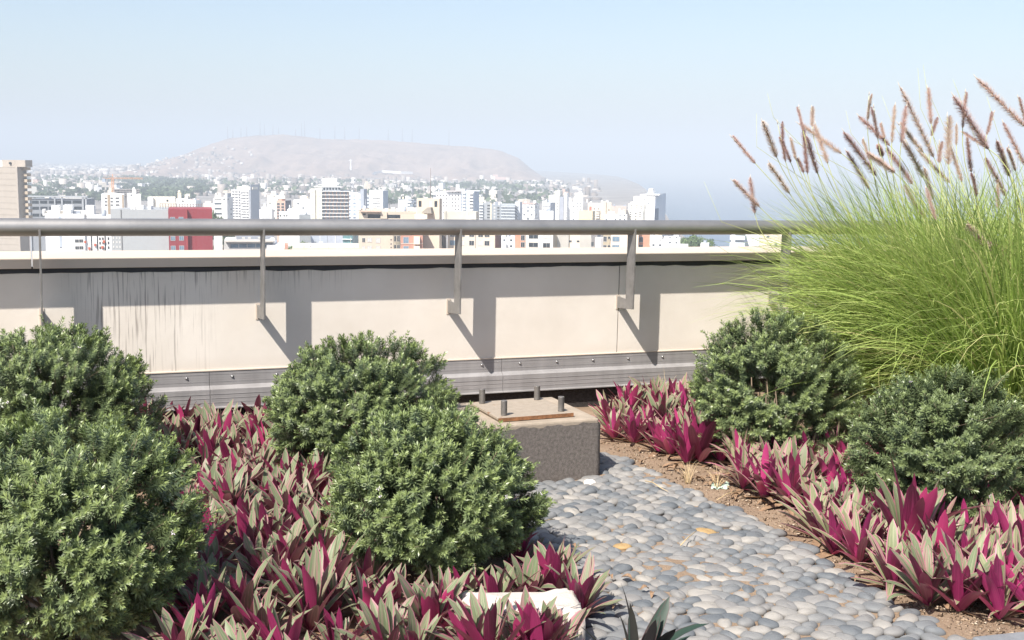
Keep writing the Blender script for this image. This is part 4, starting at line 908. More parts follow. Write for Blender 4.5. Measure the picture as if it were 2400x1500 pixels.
# haze over the city, the hill and the sea
HZ=MB(); HZ.box(-61000,61000,-4000,61000,SEA-9,260)
hm=bpy.data.materials.new('haze'); hm.use_nodes=True; hn=hm.node_tree.nodes; hn.remove(hn['Principled BSDF'])
pv=hn.new('ShaderNodeVolumePrincipled'); pv.inputs['Color'].default_value=(0.765,0.85,0.945,1); pv.inputs['Density'].default_value=2.9e-4; pv.inputs['Anisotropy'].default_value=-0.1
hm.node_tree.links.new(pv.outputs[0],hn['Material Output'].inputs['Volume'])
tag(HZ.build('haze',hm),kind='stuff')
# ------------------------------------------------------------------ concrete plinth
def wf_thing(name,px,py,label,cat,z=0.0):
    p=gp(px,py,z); o=empty(name,(p[0],p[1],z),math.atan2(UH[1],UH[0]),label,cat); return o
pl=wf_thing('concrete_plinth',1405,1117,'square concrete plinth wrapped in brown felt, rusty base plate and four threaded rods on top','plinth')
PW,PD,PH=0.70,0.66,0.335                       # origin = near right corner; x runs left (negative), y runs back
g=MB(); nseg=26
# felt wrap: near, right, back, left sides with a slightly wavy top edge
xs=[(-PW+PW*i/nseg,0.0) for i in range(nseg+1)]+[(0.0,PD*i/nseg) for i in range(1,nseg+1)]+[(-PW*i/nseg,PD) for i in range(1,nseg+1)]+[(-PW,PD-PD*i/nseg) for i in range(1,nseg)]
b0=len(g.v); nn=len(xs); wv=[PH-0.024+0.006*math.sin(i*0.9)+0.004*math.sin(i*2.3+1) for i in range(nn)]
for k,zz in enumerate((-0.03,0.08,0.2,None)):
    for i,(x,y) in enumerate(xs):
        j=0.0015*math.sin(i*1.7+k*2); g.v.append((x+j,y-j,zz if zz is not None else wv[i]))
for k in range(3):
    for i in range(nn):
        j=(i+1)%nn; g.f.append((b0+k*nn+i,b0+k*nn+j,b0+(k+1)*nn+j,b0+(k+1)*nn+i)); g.m.append(0); g.s.append(True)
g.build('felt_wrap',M['felt'],pl)
c=MB(); c.box(-PW+0.006,-0.006,0.006,PD-0.006,-0.03,PH); c.build('concrete_block',M['concrete'],pl,bevel=0.012)
pm=MB(); pm.box(-0.585,-0.135,0.075,0.53,PH+0.012,PH+0.026); pm.build('base_plate',M['plate'],pl,bevel=0.002)
em=MB(); em.box(-0.586,-0.134,0.073,0.0748,PH+0.004,PH+0.0245); em.box(-0.1348,-0.133,0.073,0.53,PH+0.004,PH+0.0245); em.build('rusty_edge',M['rust'],pl)
gm=MB(); gm.box(-0.575,-0.145,0.085,0.52,PH-0.004,PH+0.0118); gm.build('grout_bed',M['concrete'],pl)
for bx,by in ((-0.53,0.13),(-0.185,0.13),(-0.185,0.475),(-0.53,0.475)):
    m=MB(); prof=[]; 
    for k in range(34):
        zz=PH+0.026+0.084*k/33; prof.append(((bx,by,zz),0.0165 if k%2 else 0.0185))
    m.tube([p for p,_ in prof],[q for _,q in prof],14); m.build('threaded_rod',M['bolt'],pl)

# ------------------------------------------------------------------ pebble path
PATH=[(1398,1052),(1440,1072),(1490,1090),(1560,1128),(1640,1165),(1720,1195),(1810,1242),(1890,1288),(1960,1330),(2040,1378),(2130,1430),(2230,1478),(2420,1560),(2420,1700),(1150,1700),(1230,1560),(1390,1478),(1360,1400),(1300,1330),(1240,1290),(1180,1240),(1150,1180),(1180,1130),(1300,1128),(1404,1119)]
PG=[tuple(gp(x,y)[:2]) for x,y in PATH]
def inside(x,y,poly):
    c=False; j=len(poly)-1
    for i in range(len(poly)):
        (xi,yi),(xj,yj)=poly[i],poly[j]
        if (yi>y)!=(yj>y) and x<(xj-xi)*(y-yi)/(yj-yi)+xi: c=not c
        j=i
    return c
def near_poly(x,y,d): return any(math.hypot(x-a,y-b)<d for a,b in poly_pts)
rp=random.Random(5)
spots=[]; SPX,SPY=0.084,0.060
xs0=min(p[0] for p in PG); xs1=max(p[0] for p in PG); ys0=max(3.0,min(p[1] for p in PG)); ys1=max(p[1] for p in PG)
row=0; y=ys0
while y<ys1:
    x=xs0+(SPX*0.5 if row%2 else 0)
    while x<xs1:
        spots.append([x+rp.uniform(-.024,.024),y+rp.uniform(-.018,.018)]); x+=SPX
    y+=SPY; row+=1
P=np.array(spots)
for it_ in range(6):                                                    # push neighbours apart a little
    for i in range(len(P)):
        d=P-P[i]; d[:,1]*=1.27; q=np.hypot(d[:,0],d[:,1]); k=(q>0)&(q<0.083)
        if k.any():
            u=d[k]/q[k][:,None]; P[i]-= (u*(0.083-q[k])[:,None]).sum(0)*0.16*np.array([1,0.8])
P=[tuple(p) for p in P if inside(p[0],p[1],PG)]
def in_plinth(x,y):
    v=pl.matrix_basis.inverted() if False else None
    dx,dy=x-pl.location.x,y-pl.location.y; a=pl.rotation_euler.z; lx=dx*math.cos(a)+dy*math.sin(a); ly=-dx*math.sin(a)+dy*math.cos(a)
    return -PW-0.02<lx<0.035 and -0.035<ly<PD+0.02
P=[p for p in P if not in_plinth(*p)]
def pebble_verts(seed,nu=18,nv=10):
    q=random.Random(seed); V=[]; e1,e2,e3=q.uniform(0,6),q.uniform(0,6),q.uniform(0,6); ex=q.uniform(0.88,1.0)
    for j in range(nv+1):
        th=math.pi*j/nv
        for i in range(nu):
            ph=2*math.pi*i/nu
            s_,c_=math.sin(th),math.cos(th); s_=s_**0.86
            k=1+0.05*math.sin(2*ph+e1)+0.045*math.sin(3*ph+e2)+0.035*math.sin(2*th+ph+e3)
            V.append((s_*math.cos(ph)*k,s_*math.sin(ph)*k*ex,c_*k*0.96))
    Fq=[(j*nu+i,(j+1)*nu+i,(j+1)*nu+(i+1)%nu,j*nu+(i+1)%nu) for j in range(nv) for i in range(nu)]
    return np.array(V),np.array(Fq)
peb=[pebble_verts(k) for k in range(9)]
peb_me=[mesh_np('pebble',v,f,M['pebble'],smooth=True) for v,f in peb]
P.sort(key=lambda p:p[1]); 
def camdist(p): return p[1]
vis=[p for p in P if p[1]>3.75]; first=vis[:297]; rest=vis[297:]+[p for p in P if p[1]<=3.75]
def peb_tf():
    sx=rp.uniform(0.037,0.061); sy=sx*rp.uniform(0.62,0.92); szz=rp.uniform(0.017,0.025)
    return sx,sy,szz,rp.gauss(0.0,0.55),rp.uniform(-.12,.12),rp.uniform(-.12,.12),rp.uniform(-0.001,0.008)
special=[(1462,1287,'pebble_orange','ochre orange pebble among the grey ones, the nearer of two'),(1640,1250,'pebble_orange','ochre orange pebble among the grey ones, the farther of two'),(1380,1140,'pebble_white','cream white pebble near the foot of the felt plinth')]
for (px,py,mt,lb) in special:
    q=gp(px,py); i=min(range(len(vis)),key=lambda k:(vis[k][0]-q[0])**2+(vis[k][1]-q[1])**2); p=vis[i]
    for L in (first,rest):
        if p in L: L.remove(p)
    sx,sy,szz,rz,ra,rb,z=peb_tf(); m=mesh_np('pebble',peb[2][0],peb[2][1],M[mt],smooth=True); o=link_mesh('pebble',m); o.location=(p[0],p[1],z+0.006); o.scale=(sx,sy,szz); o.rotation_euler=(ra,rb,rz); tag(o,lb,'pebble','pebbles paving the garden path')
for p in first:
    sx,sy,szz,rz,ra,rb,z=peb_tf(); o=link_mesh('pebble',rp.choice(peb_me)); o.location=(p[0],p[1],z); o.scale=(sx,sy,szz); o.rotation_euler=(ra,rb,rz)
    tag(o,'smooth flat grey river pebble set in the near half of the garden path','pebble','pebbles paving the garden path')
from mathutils import Euler
Vs=[];Fs=[];off=0
for p in rest:
    sx,sy,szz,rz,ra,rb,z=peb_tf(); v,f=peb[rp.randrange(9)]
    Rm=np.array(Euler((ra,rb,rz)).to_matrix()); Vs.append((v*np.array([sx,sy,szz]))@Rm.T+np.array([p[0],p[1],z])); Fs.append(f+off); off+=len(v)
tag(link_mesh('pebble_paving',mesh_np('pebble_paving',np.concatenate(Vs),np.concatenate(Fs),M['pebble'],smooth=True)),kind='stuff')
print('pebbles',len(first),len(rest))

# dark stone kerb in the near right corner
a=gp(2275,1499); b2=gp(2480,1478); d=np.array([b2[0]-a[0],b2[1]-a[1]]); ang=math.atan2(d[1],d[0])
k=MB(); k.box(0,1.2,-0.5,0,-0.05,0.015); ko=k.build('stone_kerb',M['kerb'],None,bevel=0.012); ko.location=(a[0],a[1],0); ko.rotation_euler=(0,0,ang); tag(ko,'dark grey stone kerb at the bottom right edge of the pebbles','kerb')

# ------------------------------------------------------------------ oyster plants (Tradescantia rosettes)
def rosette_mesh(name, seed, mat, nl=17, L=0.22, W=0.036, spread=1.0, up=0.0, dry=2):
    q=np.random.default_rng(seed); Vs=[];Fs=[];UV=[];MI=[];off=0; NS=8
    t=np.linspace(0,1,NS); wprof=np.power(t+0.12,0.5)*np.power(np.clip(1-t,0,1),0.56); wprof/=wprof.max(); wprof[-1]=0.0; 
    for i in range(nl+dry):
        isdry=i>=nl; f=i/max(1,nl-1) if not isdry else 0.0
        az=i*2.39996+q.normal(0,0.25); e0=math.radians(28+52*f**0.8)+up+q.normal(0,0.10); e0=min(e0,1.5)
        kap=(0.35+0.5*(1-f))*q.uniform(0.2,1.3)*spread
        if q.random()<0.12: kap+=0.8
        l=L*(0.72+0.42*math.sin(math.pi*min(1,0.25+0.6*f)))*q.uniform(0.75,1.15); w=W*q.uniform(0.8,1.2)*(0.8+0.3*f if f<0.8 else 0.8)
        if isdry: e0=math.radians(q.uniform(-5,12)); kap=0.5; l*=0.8
        tw=q.normal(0,0.25); bend=q.normal(0,0.15)
        e=e0-kap*t**1.6; aa=az+bend*t
        st=l/(NS-1); c=np.zeros((NS,3)); c[0]=(0.012*math.cos(az),0.012*math.sin(az),0.01+0.03*f)
        dv=np.stack([np.cos(e)*np.cos(aa),np.cos(e)*np.sin(aa),np.sin(e)],1)
        for k in range(1,NS): c[k]=c[k-1]+dv[k-1]*st
        side=np.stack([-np.sin(aa+tw*t),np.cos(aa+tw*t),0*t],1); nrm=np.cross(dv,side)      # toward the inside/top of the leaf
        nrm=-nrm if nrm[0][2]<0 else nrm
        hw=(w/2*np.maximum(wprof,0.04))[:,None]; ch=0.42*(1-0.6*t)[:,None]
        lft=c+side*hw+nrm*hw*ch; rgt=c-side*hw+nrm*hw*ch
        Vs.append(np.stack([lft,c,rgt],1).reshape(-1,3))
        for k in range(NS-1):
            a0=off+3*k
            for s_ in (0,1):
                Fs.append((a0+s_,a0+s_+3,a0+s_+4,a0+s_+1)); u0,u1=s_*0.5,s_*0.5+0.5
                UV+= [(u0,t[k]),(u0,t[k+1]),(u1,t[k+1]),(u1,t[k])]; MI.append(1 if isdry else 0)
        off+=3*NS
    V=np.concatenate(Vs); Fq=np.array(Fs)
    # make the upper side the front side
    me=mesh_np(name,V,Fq,[mat,M['dry_leaf']],uv=UV,smooth=True,mi=MI)
    return me
def fix_front(me):
    # front = inner/upper face: flip when the first leaf's normal looks down/outward
    z=np.mean([p.normal.z for p in me.polygons])
    if z<0:
        me.flip_normals()
    return me
ros=[fix_front(rosette_mesh('oyster_plant',100+k,M['rhoeo'],nl=20+k%4,L=0.205+0.014*(k%3),W=0.047,spread=0.72,up=0.20 if k%2 else 0.02)) for k in range(10)]
ros_p=[fix_front(rosette_mesh('oyster_plant',200+k,M['rhoeo_pink'],nl=18+k%5,L=0.215+0.012*(k%3),W=0.045,spread=0.8,up=0.12 if k%2 else -0.04,dry=4)) for k in range(8)]
ros_d=[fix_front(rosette_mesh('oyster_plant',300+k,M['rhoeo_dark'],nl=15,L=0.27,W=0.05,spread=0.7,up=0.1,dry=0)) for k in range(1)]
def plant(me,x,y,label,group,s=1.0,z=0.0):
    o=link_mesh('oyster_plant',me); o.location=(float(x),float(y),float(soil_z(x,y))-0.005+z); o.rotation_euler=(rp.gauss(0,.17),rp.gauss(0,.17),rp.uniform(0,6.28)); sc_=s*rp.uniform(0.85,1.15); o.scale=(sc_,sc_,sc_*rp.uniform(0.9,1.1))
    return tag(o,label,'plant',group)
# left bed
LB=[(300,1000),(420,992),(640,975),(900,1040),(1090,1085),(1160,1200),(1210,1290),(1300,1330),(1345,1400),(1380,1480),(1390,1640),(330,1640),(340,1420),(400,1290),(400,1180),(300,1100)]
LG=[tuple(gp(x,y)[:2]) for x,y in LB]
SKX,SKY=[float(v) for v in gp(1220,1500)[:2]]
shr=[]   # filled below: shrub bases keep the plants off their stems
def bed(poly,step,seed,jit):
    q=random.Random(seed); out=[]; x0=min(p[0] for p in poly); x1=max(p[0] for p in poly); y0=max(3.3,min(p[1] for p in poly)); y1=max(p[1] for p in poly); y=y0; r_=0
    while y<y1:
        x=x0+(step/2 if r_%2 else 0)
        while x<x1:
            p=(x+q.uniform(-jit,jit),y+q.uniform(-jit,jit))
            if inside(*p,poly): out.append(p)
            x+=step
        y+=step*0.87; r_+=1
    return out
SHRUBS=[ # name centre px, distance, radius, height, label
 (135,6.3,0.57,0.87,'rounded grey green shrub against the wall at the left edge, behind a larger one'),
 (135,4.18,0.53,0.83,'large grey green shrub filling the lower left corner, its foot in deep shade'),
 (852,6.55,0.56,0.78,'grey green shrub by the flashing, left of the felt plinth'),
 (1016,4.90,0.45,0.725,'grey green shrub in front of the felt plinth beside the pebbles'),
 (1815,6.95,0.50,0.88,'round dense grey green shrub in front of the fountain grass, nearer the wall'),
 (2235,5.75,0.455,0.79,'dull grey green shrub with tiny pale flowers on the right, in front of the grass'),
]
sh_pos=[((px-1200)/F*Y*1.0,Y) for px,Y,*_ in SHRUBS]
sh_pos=[(float(ray(px,900)[0]/ray(px,900)[1]*Y),Y) for px,Y,*_ in SHRUBS]
for p in bed(LG,0.206,3,0.065):
    vv=R.T@np.array([p[0],p[1],0.12-H]); px_=1200-F*vv[0]/vv[2]
    if not -70<px_<2470: continue
    if any(math.hypot(p[0]-a,p[1]-b)<(0.26,0.33,0.26,0.37,.2,.2)[k_] for k_,(a,b) in enumerate(sh_pos)) or in_plinth(*p): continue
    if p[1]<3.7 or (abs(p[0]-SKX)<0.26 and -0.26<p[1]-SKY<0.20): continue
    plant(rp.choice(ros),p[0],p[1],'purple and cream striped oyster plant in the crowded left bed','oyster plants crowding the left bed',0.92)
for px,py,s,lb in ((590,985,1.25,'tall striped oyster plant standing up against the flashing, behind the left bed'),(1300,1425,1.15,'purple oyster plant leaning over the near left edge of the pebbles'),(1350,1455,0.9,'oyster plant half in shade at the left edge of the pebbles'),(1150,1575,1.0,'cream striped oyster plant in front of the white sack'),(1305,1570,0.95,'purple leaved oyster plant at the right end of the white sack'),(1010,1500,1.2,'cream striped oyster plant left of the white sack'),(1225,1572,1.1,'tall cream striped oyster plant before the middle of the white sack'),(1255,1590,0.9,'low oyster plant before the white sack, nearest the bottom edge')):
    q=gp(px,py); plant(rp.choice(ros),q[0],q[1],lb,None,s)
# right bed
RB=[(1395,985),(1440,960),(1530,955),(1640,960),(1760,1000),(1700,1105),(1590,1105),(1500,1050),(1430,1025)]
RB2=[(1690,1110),(1800,1080),(1960,1060),(2040,1060),(2080,1160),(2420,1200),(2560,1300),(2560,1480),(2400,1478),(2245,1460),(2135,1400),(2030,1348),(1945,1292),(1900,1240),(1845,1208),(1775,1192),(1712,1155)]
for poly,st,lb,gr in ((RB,0.19,'pink striped oyster plant in the strip between the plinth and the round shrub','oyster plants behind the plinth'),(RB2,0.165,'pink and cream striped oyster plant in the bed along the right of the path','oyster plants along the right of the path')):
    for p in bed([tuple(gp(x,y)[:2]) for x,y in poly],st,9,0.045):
        vv=R.T@np.array([p[0],p[1],0.12-H]); px_=1200-F*vv[0]/vv[2]; py_=750+F*vv[1]/vv[2]
        if not (-70<px_<2455 and py_<1540): continue
        if any(math.hypot(p[0]-a,p[1]-b)<0.17 for a,b in sh_pos) or in_plinth(*p): continue
        plant(rp.choice(ros_p if rp.random()<0.72 else ros),p[0],p[1],lb,gr,0.95)
for px,py,s,me,lb in ((1640,1088,1.35,ros[3],'big green and purple oyster plant spilling over the soil below the round shrub'),(2120,1310,1.5,ros[1],'largest olive striped oyster plant, in front of the dull right shrub'),(1840,1180,1.0,ros_p[1],'vivid pink oyster plant alone on the bare soil edge'),(1735,1135,0.55,ros_p[2],'tiny pink oyster plant on bare soil'),(1975,1245,1.0,ros[5],'dark purple oyster plant pointing left over the pebbles')):
    q=gp(px,py); plant(me,q[0],q[1],lb,None,s)
q=gp(1480,1600); o=plant(ros_d[0],q[0],q[1],'dark green oyster plant rising from the bottom edge over the pebbles',None,1.12)

# ------------------------------------------------------------------ shrubs
def unit(v): return v/(np.linalg.norm(v,axis=-1,keepdims=True)+1e-9)
def shrub(px,Y,rad,ht,label,seed,n=1150,tipk=1.0,leafL=0.029):
    q=np.random.default_rng(seed); x=float(ray(px,900)[0]/ray(px,900)[1]*Y)
    root=empty('shrub',(x,Y,0),0,label,'shrub','grey green coastal shrubs in the beds')
    cz=ht*0.50; az_=ht*0.51
    # lumpy envelope
    lob=unit(q.normal(0,1,(16,3))); la=q.uniform(-0.05,0.18,16)
    def env(d): 
        k=np.zeros(len(d))
        for v,a in zip(lob,la): k+=a*np.exp(-((1-d@v)/0.10))
        return 0.92+k
    # branchlets end in clumps of sprigs, with dark gaps between the clumps
    nc=210; cd=[]
    while len(cd)<nc:
        v=unit(q.normal(0,1,3))
        if v[2]<-0.86: continue
        if all(v@u<0.9955 for u in cd) or q.random()<0.04: cd.append(v)
    cd=np.array(cd); ce=env(cd)*q.uniform(0.90,1.03,nc)
    own=np.concatenate([q.integers(0,nc,int(n*0.72)),q.integers(0,nc,n-int(n*0.72))]); n=len(own); inner=np.arange(n)>=int(n*0.72)
    d=unit(cd[own]+q.normal(0,0.075,(n,3)))
    dd_=1-np.sum(d*cd[own],1)
    rr=ce[own]*(1.0-2.2*np.minimum(dd_,0.06))*q.uniform(0.92,1.03,n); rr[inner]*=q.uniform(0.5,0.85,inner.sum())
    pt=d*rr[:,None]*np.array([rad,rad*0.95,az_])+np.array([0,0,cz]); pt[:,2]=np.maximum(pt[:,2],0.04)
    sd=unit(d*np.array([0.8,0.8,0.75])+(d-cd[own])*3.0+np.array([0,0,0.5])+q.normal(0,0.16,(n,3)))
    sl=q.uniform(0.05,0.105,n); longs=q.random(n)<0.045; sl[longs]*=1.7; pt[longs]+=sd[longs]*0.05
    base=pt-sd*(sl*0.85)[:,None]
    NWH=11; PW_=6
    V=[];tip=[]
    A=unit(np.cross(sd,q.normal(0,1,(n,3)))); B=np.cross(sd,A)
    for wv_ in range(NWH):
        f=wv_/(NWH-1)
        for j in range(PW_):
            ang=2*math.pi*(j/PW_)+wv_*1.05+q.normal(0,0.22,n)
            rad_=A*np.cos(ang)[:,None]+B*np.sin(ang)[:,None]
            beta=np.radians((74-36*max(0,(f-0.6)/0.4))+q.normal(0,11,n))
            ld=sd*np.cos(beta)[:,None]+rad_*np.sin(beta)[:,None]
            l=leafL*q.uniform(0.75,1.2,n)*(1.0 if f<0.85 else 0.80); o_=base+sd*(sl*f)[:,None]
            wd=unit(np.cross(ld,sd))*(0.0031*q.uniform(0.8,1.25,n))[:,None]
            mid=o_+ld*(l*0.55)[:,None]
            V.append(np.stack([o_+ld*0.001,mid-wd,o_+ld*l[:,None],mid+wd],1).reshape(-1,3))
            tv=max(0.0,(f-0.58)/0.42)*0.85*tipk
            tip.append(np.tile(np.array([tv,tv*0.6,tv*0.32,tv*0.6],dtype=np.float32),n)*np.repeat(q.uniform(0.4,1.0,n),4))
    V=np.concatenate(V); tip=np.concatenate(tip)
    link_mesh('foliage',mesh_np('foliage',V,np.arange(len(V)).reshape(-1,4),M['shrub'],attr={'tip':tip}),root)
    # sprig stems and branches
    s=MB(); sel=q.permutation(n)[:520]
    for i in sel: s.tube([base[i]-sd[i]*0.05,base[i]+sd[i]*sl[i]*0.5,base[i]+sd[i]*sl[i]*0.95],[0.0022,0.0016,0.0010],3)
    bm=s
    for k in range(34):
        dd=unit(np.array([q.normal(0,0.6),q.normal(0,0.6),q.uniform(0.35,1.0)])); e=dd*np.array([rad,rad,az_*1.5])*q.uniform(0.6,0.8)
        p0=np.array([q.normal(0,0.03),q.normal(0,0.03),0]); mid=p0*0.5+e*0.45+q.normal(0,0.03,3); mid[2]=abs(mid[2])
        bm.tube([p0,mid,e+np.array([0,0,0.03])],[0.009,0.006,0.003],5)
    bm.build('stems',M['twig'],root)
    out=q.permutation(np.where((rr>0.9)&(d[:,1]<0.25))[0])[:7 if seed!=5 else 12]
    for i in out:
        fl=MB(); c=pt[i]+sd[i]*0.012
        for j in range(5):
            a=2*math.pi*j/5; u=A[i]*math.cos(a)+B[i]*math.sin(a); vv=np.cross(sd[i],u); b0=len(fl.v)
            fl.v+= [tuple(c),tuple(c+u*0.006+vv*0.003+sd[i]*0.002),tuple(c+u*0.011+sd[i]*0.001),tuple(c+u*0.006-vv*0.003+sd[i]*0.002)]; fl.f.append((b0,b0+1,b0+2,b0+3)); fl.m.append(0); fl.s.append(False)
        fl.build('flower',M['petal'],root)
    return root
for k,(px,Y,rad,ht,lb) in enumerate(SHRUBS):
    shrub(px,Y,rad,ht,lb,k,n=2150 if k in (1,3) else 1800,tipk=0.55 if k==5 else 1.0,leafL=0.029)

# ------------------------------------------------------------------ fountain grass
def blades(q,n,cx,cy,rs,Lm,lean,wdt):
    NS=10; az=q.uniform(0,2*math.pi,n); th0=np.abs(q.normal(0.22,0.20,n)); 
    dirx=np.cos(az)*np.sin(th0)+lean[0]*q.uniform(0.2,1.2,n); diry=np.sin(az)*np.sin(th0)+lean[1]*q.uniform(0,1,n)
    az=np.arctan2(diry,dirx); th0=np.arctan(np.hypot(dirx,diry))
    L=Lm*q.uniform(0.62,1.15,n); kap=q.uniform(0.35,1.75,n); pw=q.uniform(1.2,2.2,n)
    r0=rs*np.sqrt(q.random(n)); p=np.stack([cx+r0*np.cos(az+q.normal(0,.7,n)),cy+r0*np.sin(az+q.normal(0,.7,n)),np.zeros(n)],1)
    t=np.linspace(0,1,NS); pts=[p]; daz=q.normal(0,0.35,n)
    for k in range(1,NS):
        th=np.minimum(th0+kap*t[k]**pw,2.3); a=az+daz*t[k]
        p=p+np.stack([np.sin(th)*np.cos(a),np.sin(th)*np.sin(a),np.cos(th)],1)*(L/(NS-1))[:,None]; p[:,2]=np.maximum(p[:,2],0.01); pts.append(p)
    P_=np.stack(pts,1)                                   # n,NS,3
    side=np.stack([-np.sin(az),np.cos(az),q.normal(0,0.5,n)],1); side/=np.linalg.norm(side,axis=1)[:,None]
    wp=wdt*q.uniform(0.7,1.25,n)[:,None]*np.array([0.8,1,1,1,0.95,0.88,0.75,0.6,0.4,0.08])[None,:]
    Lf=P_-side[:,None,:]*wp[...,None]/2; Rt=P_+side[:,None,:]*wp[...,None]/2
    V=np.stack([Lf,Rt],2).reshape(n,-1,3)
    base=np.arange(n)[:,None]*(2*NS); k=np.arange(NS-1)[None,:]*2
    Q=np.stack([base+k,base+k+1,base+k+3,base+k+2],-1).reshape(-1,4)
    uv=np.zeros((n,NS-1,4,2)); 
    for kk in range(NS-1): uv[:,kk,0]=(0,t[kk]); uv[:,kk,1]=(1,t[kk]); uv[:,kk,2]=(1,t[kk+1]); uv[:,kk,3]=(0,t[kk+1])
    return V.reshape(-1,3),Q,uv.reshape(-1,2)
GR=[(2140,8.15,0.16,800,'fountain grass clump farthest left, its blades hanging over the handrail'),(2230,7.6,0.2,1300,'fountain grass clump behind and between the two right shrubs'),(2350,8.3,0.2,1200,'tall fountain grass clump at the back by the wall, right of the others'),(2400,6.95,0.2,1300,'near fountain grass clump directly behind the dull right shrub'),(2560,7.6,0.22,1200,'fountain grass clump at the right edge of the view'),(2650,6.9,0.22,900,'fountain grass clump just past the right edge, leaning in')]
gq=np.random.default_rng(21); clumps=[]
for px,Y,rs,n_,lb in GR:
    x=float(ray(px,900)[0]/ray(px,900)[1]*Y); root=empty('fountain_grass',(x,Y,0),0,lb,'ornamental grass','fountain grass clumps on the right')
    V1,Q1,u1=blades(gq,int(n_*2.3),0,0,rs*1.2,1.72,(-0.09,0.05),0.0088); V2,Q2,u2=blades(gq,int(n_*1.1),0,0,rs*1.3,1.15,(-0.24,0.03),0.0085)
    link_mesh('blades',mesh_np('blades',np.concatenate([V1,V2]),np.concatenate([Q1,Q2+len(V1)]),M['grass'],uv=np.concatenate([u1,u2])),root); clumps.append((root,x,Y))
# flower plumes: (tip, foot) in photo pixels
zx=lambda v:1650+v/3.192
zy=lambda v:150+v/3.192
PL=[(205,545,385,745),(215,875,415,1070),(347,850,380,1120),(435,430,545,700),(490,740,640,970),(550,440,610,730),(580,540,650,740),(645,550,690,720),(710,320,742,500),(735,470,775,820),(805,320,810,470),(712,450,1030,670),(770,545,850,820),(835,450,925,745),(710,700,745,815),(1235,225,1225,420),(1270,320,1300,560),(1050,510,1290,840),(1065,655,1235,935),(1160,390,1390,610),(1375,625,1560,900),(1195,560,1240,720),(1220,660,1430,815),(1430,310,1405,590),(1515,320,1475,590),(1330,440,1350,560),(1470,180,1720,700),(1670,180,1700,450),(1745,400,1700,540),(1455,450,1640,660),(1600,650,1840,890),(1500,550,1640,850),(1820,390,1830,755),(1890,450,1888,610),(1850,620,1930,880),(1955,210,1935,480),(1870,245,2130,640),(2170,360,2115,530),(2045,110,2400,470),(2240,440,2400,760),(1965,550,2000,810),(1930,510,2110,620),(2190,580,2285,840),(2110,700,2260,990),(2020,810,2040,990),(1480,920,1660,1160),(1645,780,1715,1010),(1660,930,1735,1170),(1980,1190,2150,1400),(2030,1310,2394,1460),(1760,580,1760,740),(2200,900,2200,1080),(2330,1030,2394,1120),(1310,600,1335,690),(2280,620,2330,800),(2350,250,2420,480)]
def plume_mesh(q,n,ln,wd,curve):
    """a tapering spike of bristles along z from 0 to ln, bent in x"""
    t=np.sort(q.random(n)); ph=q.uniform(0,2*math.pi,n); w_=wd/2*np.minimum(1,np.minimum((t+0.03)/0.10,(1.04-t)/0.22))**0.7*q.uniform(0.75,1.2,n)
    cx_=curve*t*t; c=np.stack([cx_,np.zeros(n),ln*t],1); rad_=np.stack([np.cos(ph),np.sin(ph),np.zeros(n)],1); up_=np.stack([2*curve*t/ln,np.zeros(n),np.ones(n)],1)
    d_=unit(rad_+up_*q.uniform(0.25,0.8,n)[:,None]); e=c+d_*w_[:,None]; sd_=unit(np.cross(d_,up_))*0.0017
    V=np.stack([c-sd_,e-sd_*0.25,e+sd_*0.25,c+sd_],1).reshape(-1,3); Q=np.arange(4*n).reshape(-1,4)
    return V,Q
core_cache=[]
for i,(tx,ty,fx_,fy_) in enumerate(PL):
    tip_px=(zx(tx),zy(ty)); foot_px=(zx(fx_),zy(fy_))
    # nearest clump whose column suits the foot of the plume
    root,cx_,cY=min(clumps,key=lambda c:abs(1200+F*c[1]/c[2]-(foot_px[0]+150+40*math.sin(i*2.1)))+30*(i%3 if c[2]>7.3 else (i+1)%3))
    Yp=cY-0.25+0.5*gq.random()
    f3=at(*foot_px,Yp); t3=at(*tip_px,Yp+0.04*gq.normal()); ax=t3-f3; ln=float(np.linalg.norm(ax)); wd=min(0.070,max(0.040,ln*0.225))*gq.uniform(0.85,1.15)
    V,Q=plume_mesh(gq,int(500+2200*ln),ln,wd,float(gq.normal(0,0.012)))
    z=ax/ln; xx=unit(np.cross(np.array([0,1.0,0]),z)); yy=np.cross(z,xx); Rm=np.stack([xx,yy,z],1)
    hd=link_mesh('seed_head',mesh_np('seed_head',V,Q,M['plume']),root); hd.matrix_parent_inverse=Matrix.Identity(4)
    mt=Matrix(Rm.tolist()).to_4x4(); mt.translation=Vector((f3-np.array([cx_,cY,0])).tolist()); hd.matrix_local=mt
    tp=MB(); tp.tube([(0,0,ln*0.97),(0,0,ln*1.03),(0.002,0,ln*1.09)],[0.003,0.0022,0.0008],5); tp.build('pale_tip',M['plume_tip'],hd)
    # stalk: from the clump foot, curving into the axis of the plume (in plume coordinates)
    foot=np.array([cx_+gq.normal(0,0.06),cY+gq.normal(0,0.06),0.0]); P0=foot; P3_=f3; P2=f3-z*0.38; P1=P0+np.array([0.25*(f3[0]-P0[0]),0,0.55*f3[2]])
    ts=np.linspace(0,1,14)[:,None]; C=(1-ts)**3*P0+3*(1-ts)**2*ts*P1+3*(1-ts)*ts**2*P2+ts**3*P3_
    Cl=(C-f3)@Rm; st=MB(); st.tube(list(Cl)+[np.array([0,0,ln*0.96])],[0.0028]*10+[0.0024]*4+[0.0016],5); st.build('stalk',M['stalk'],hd)
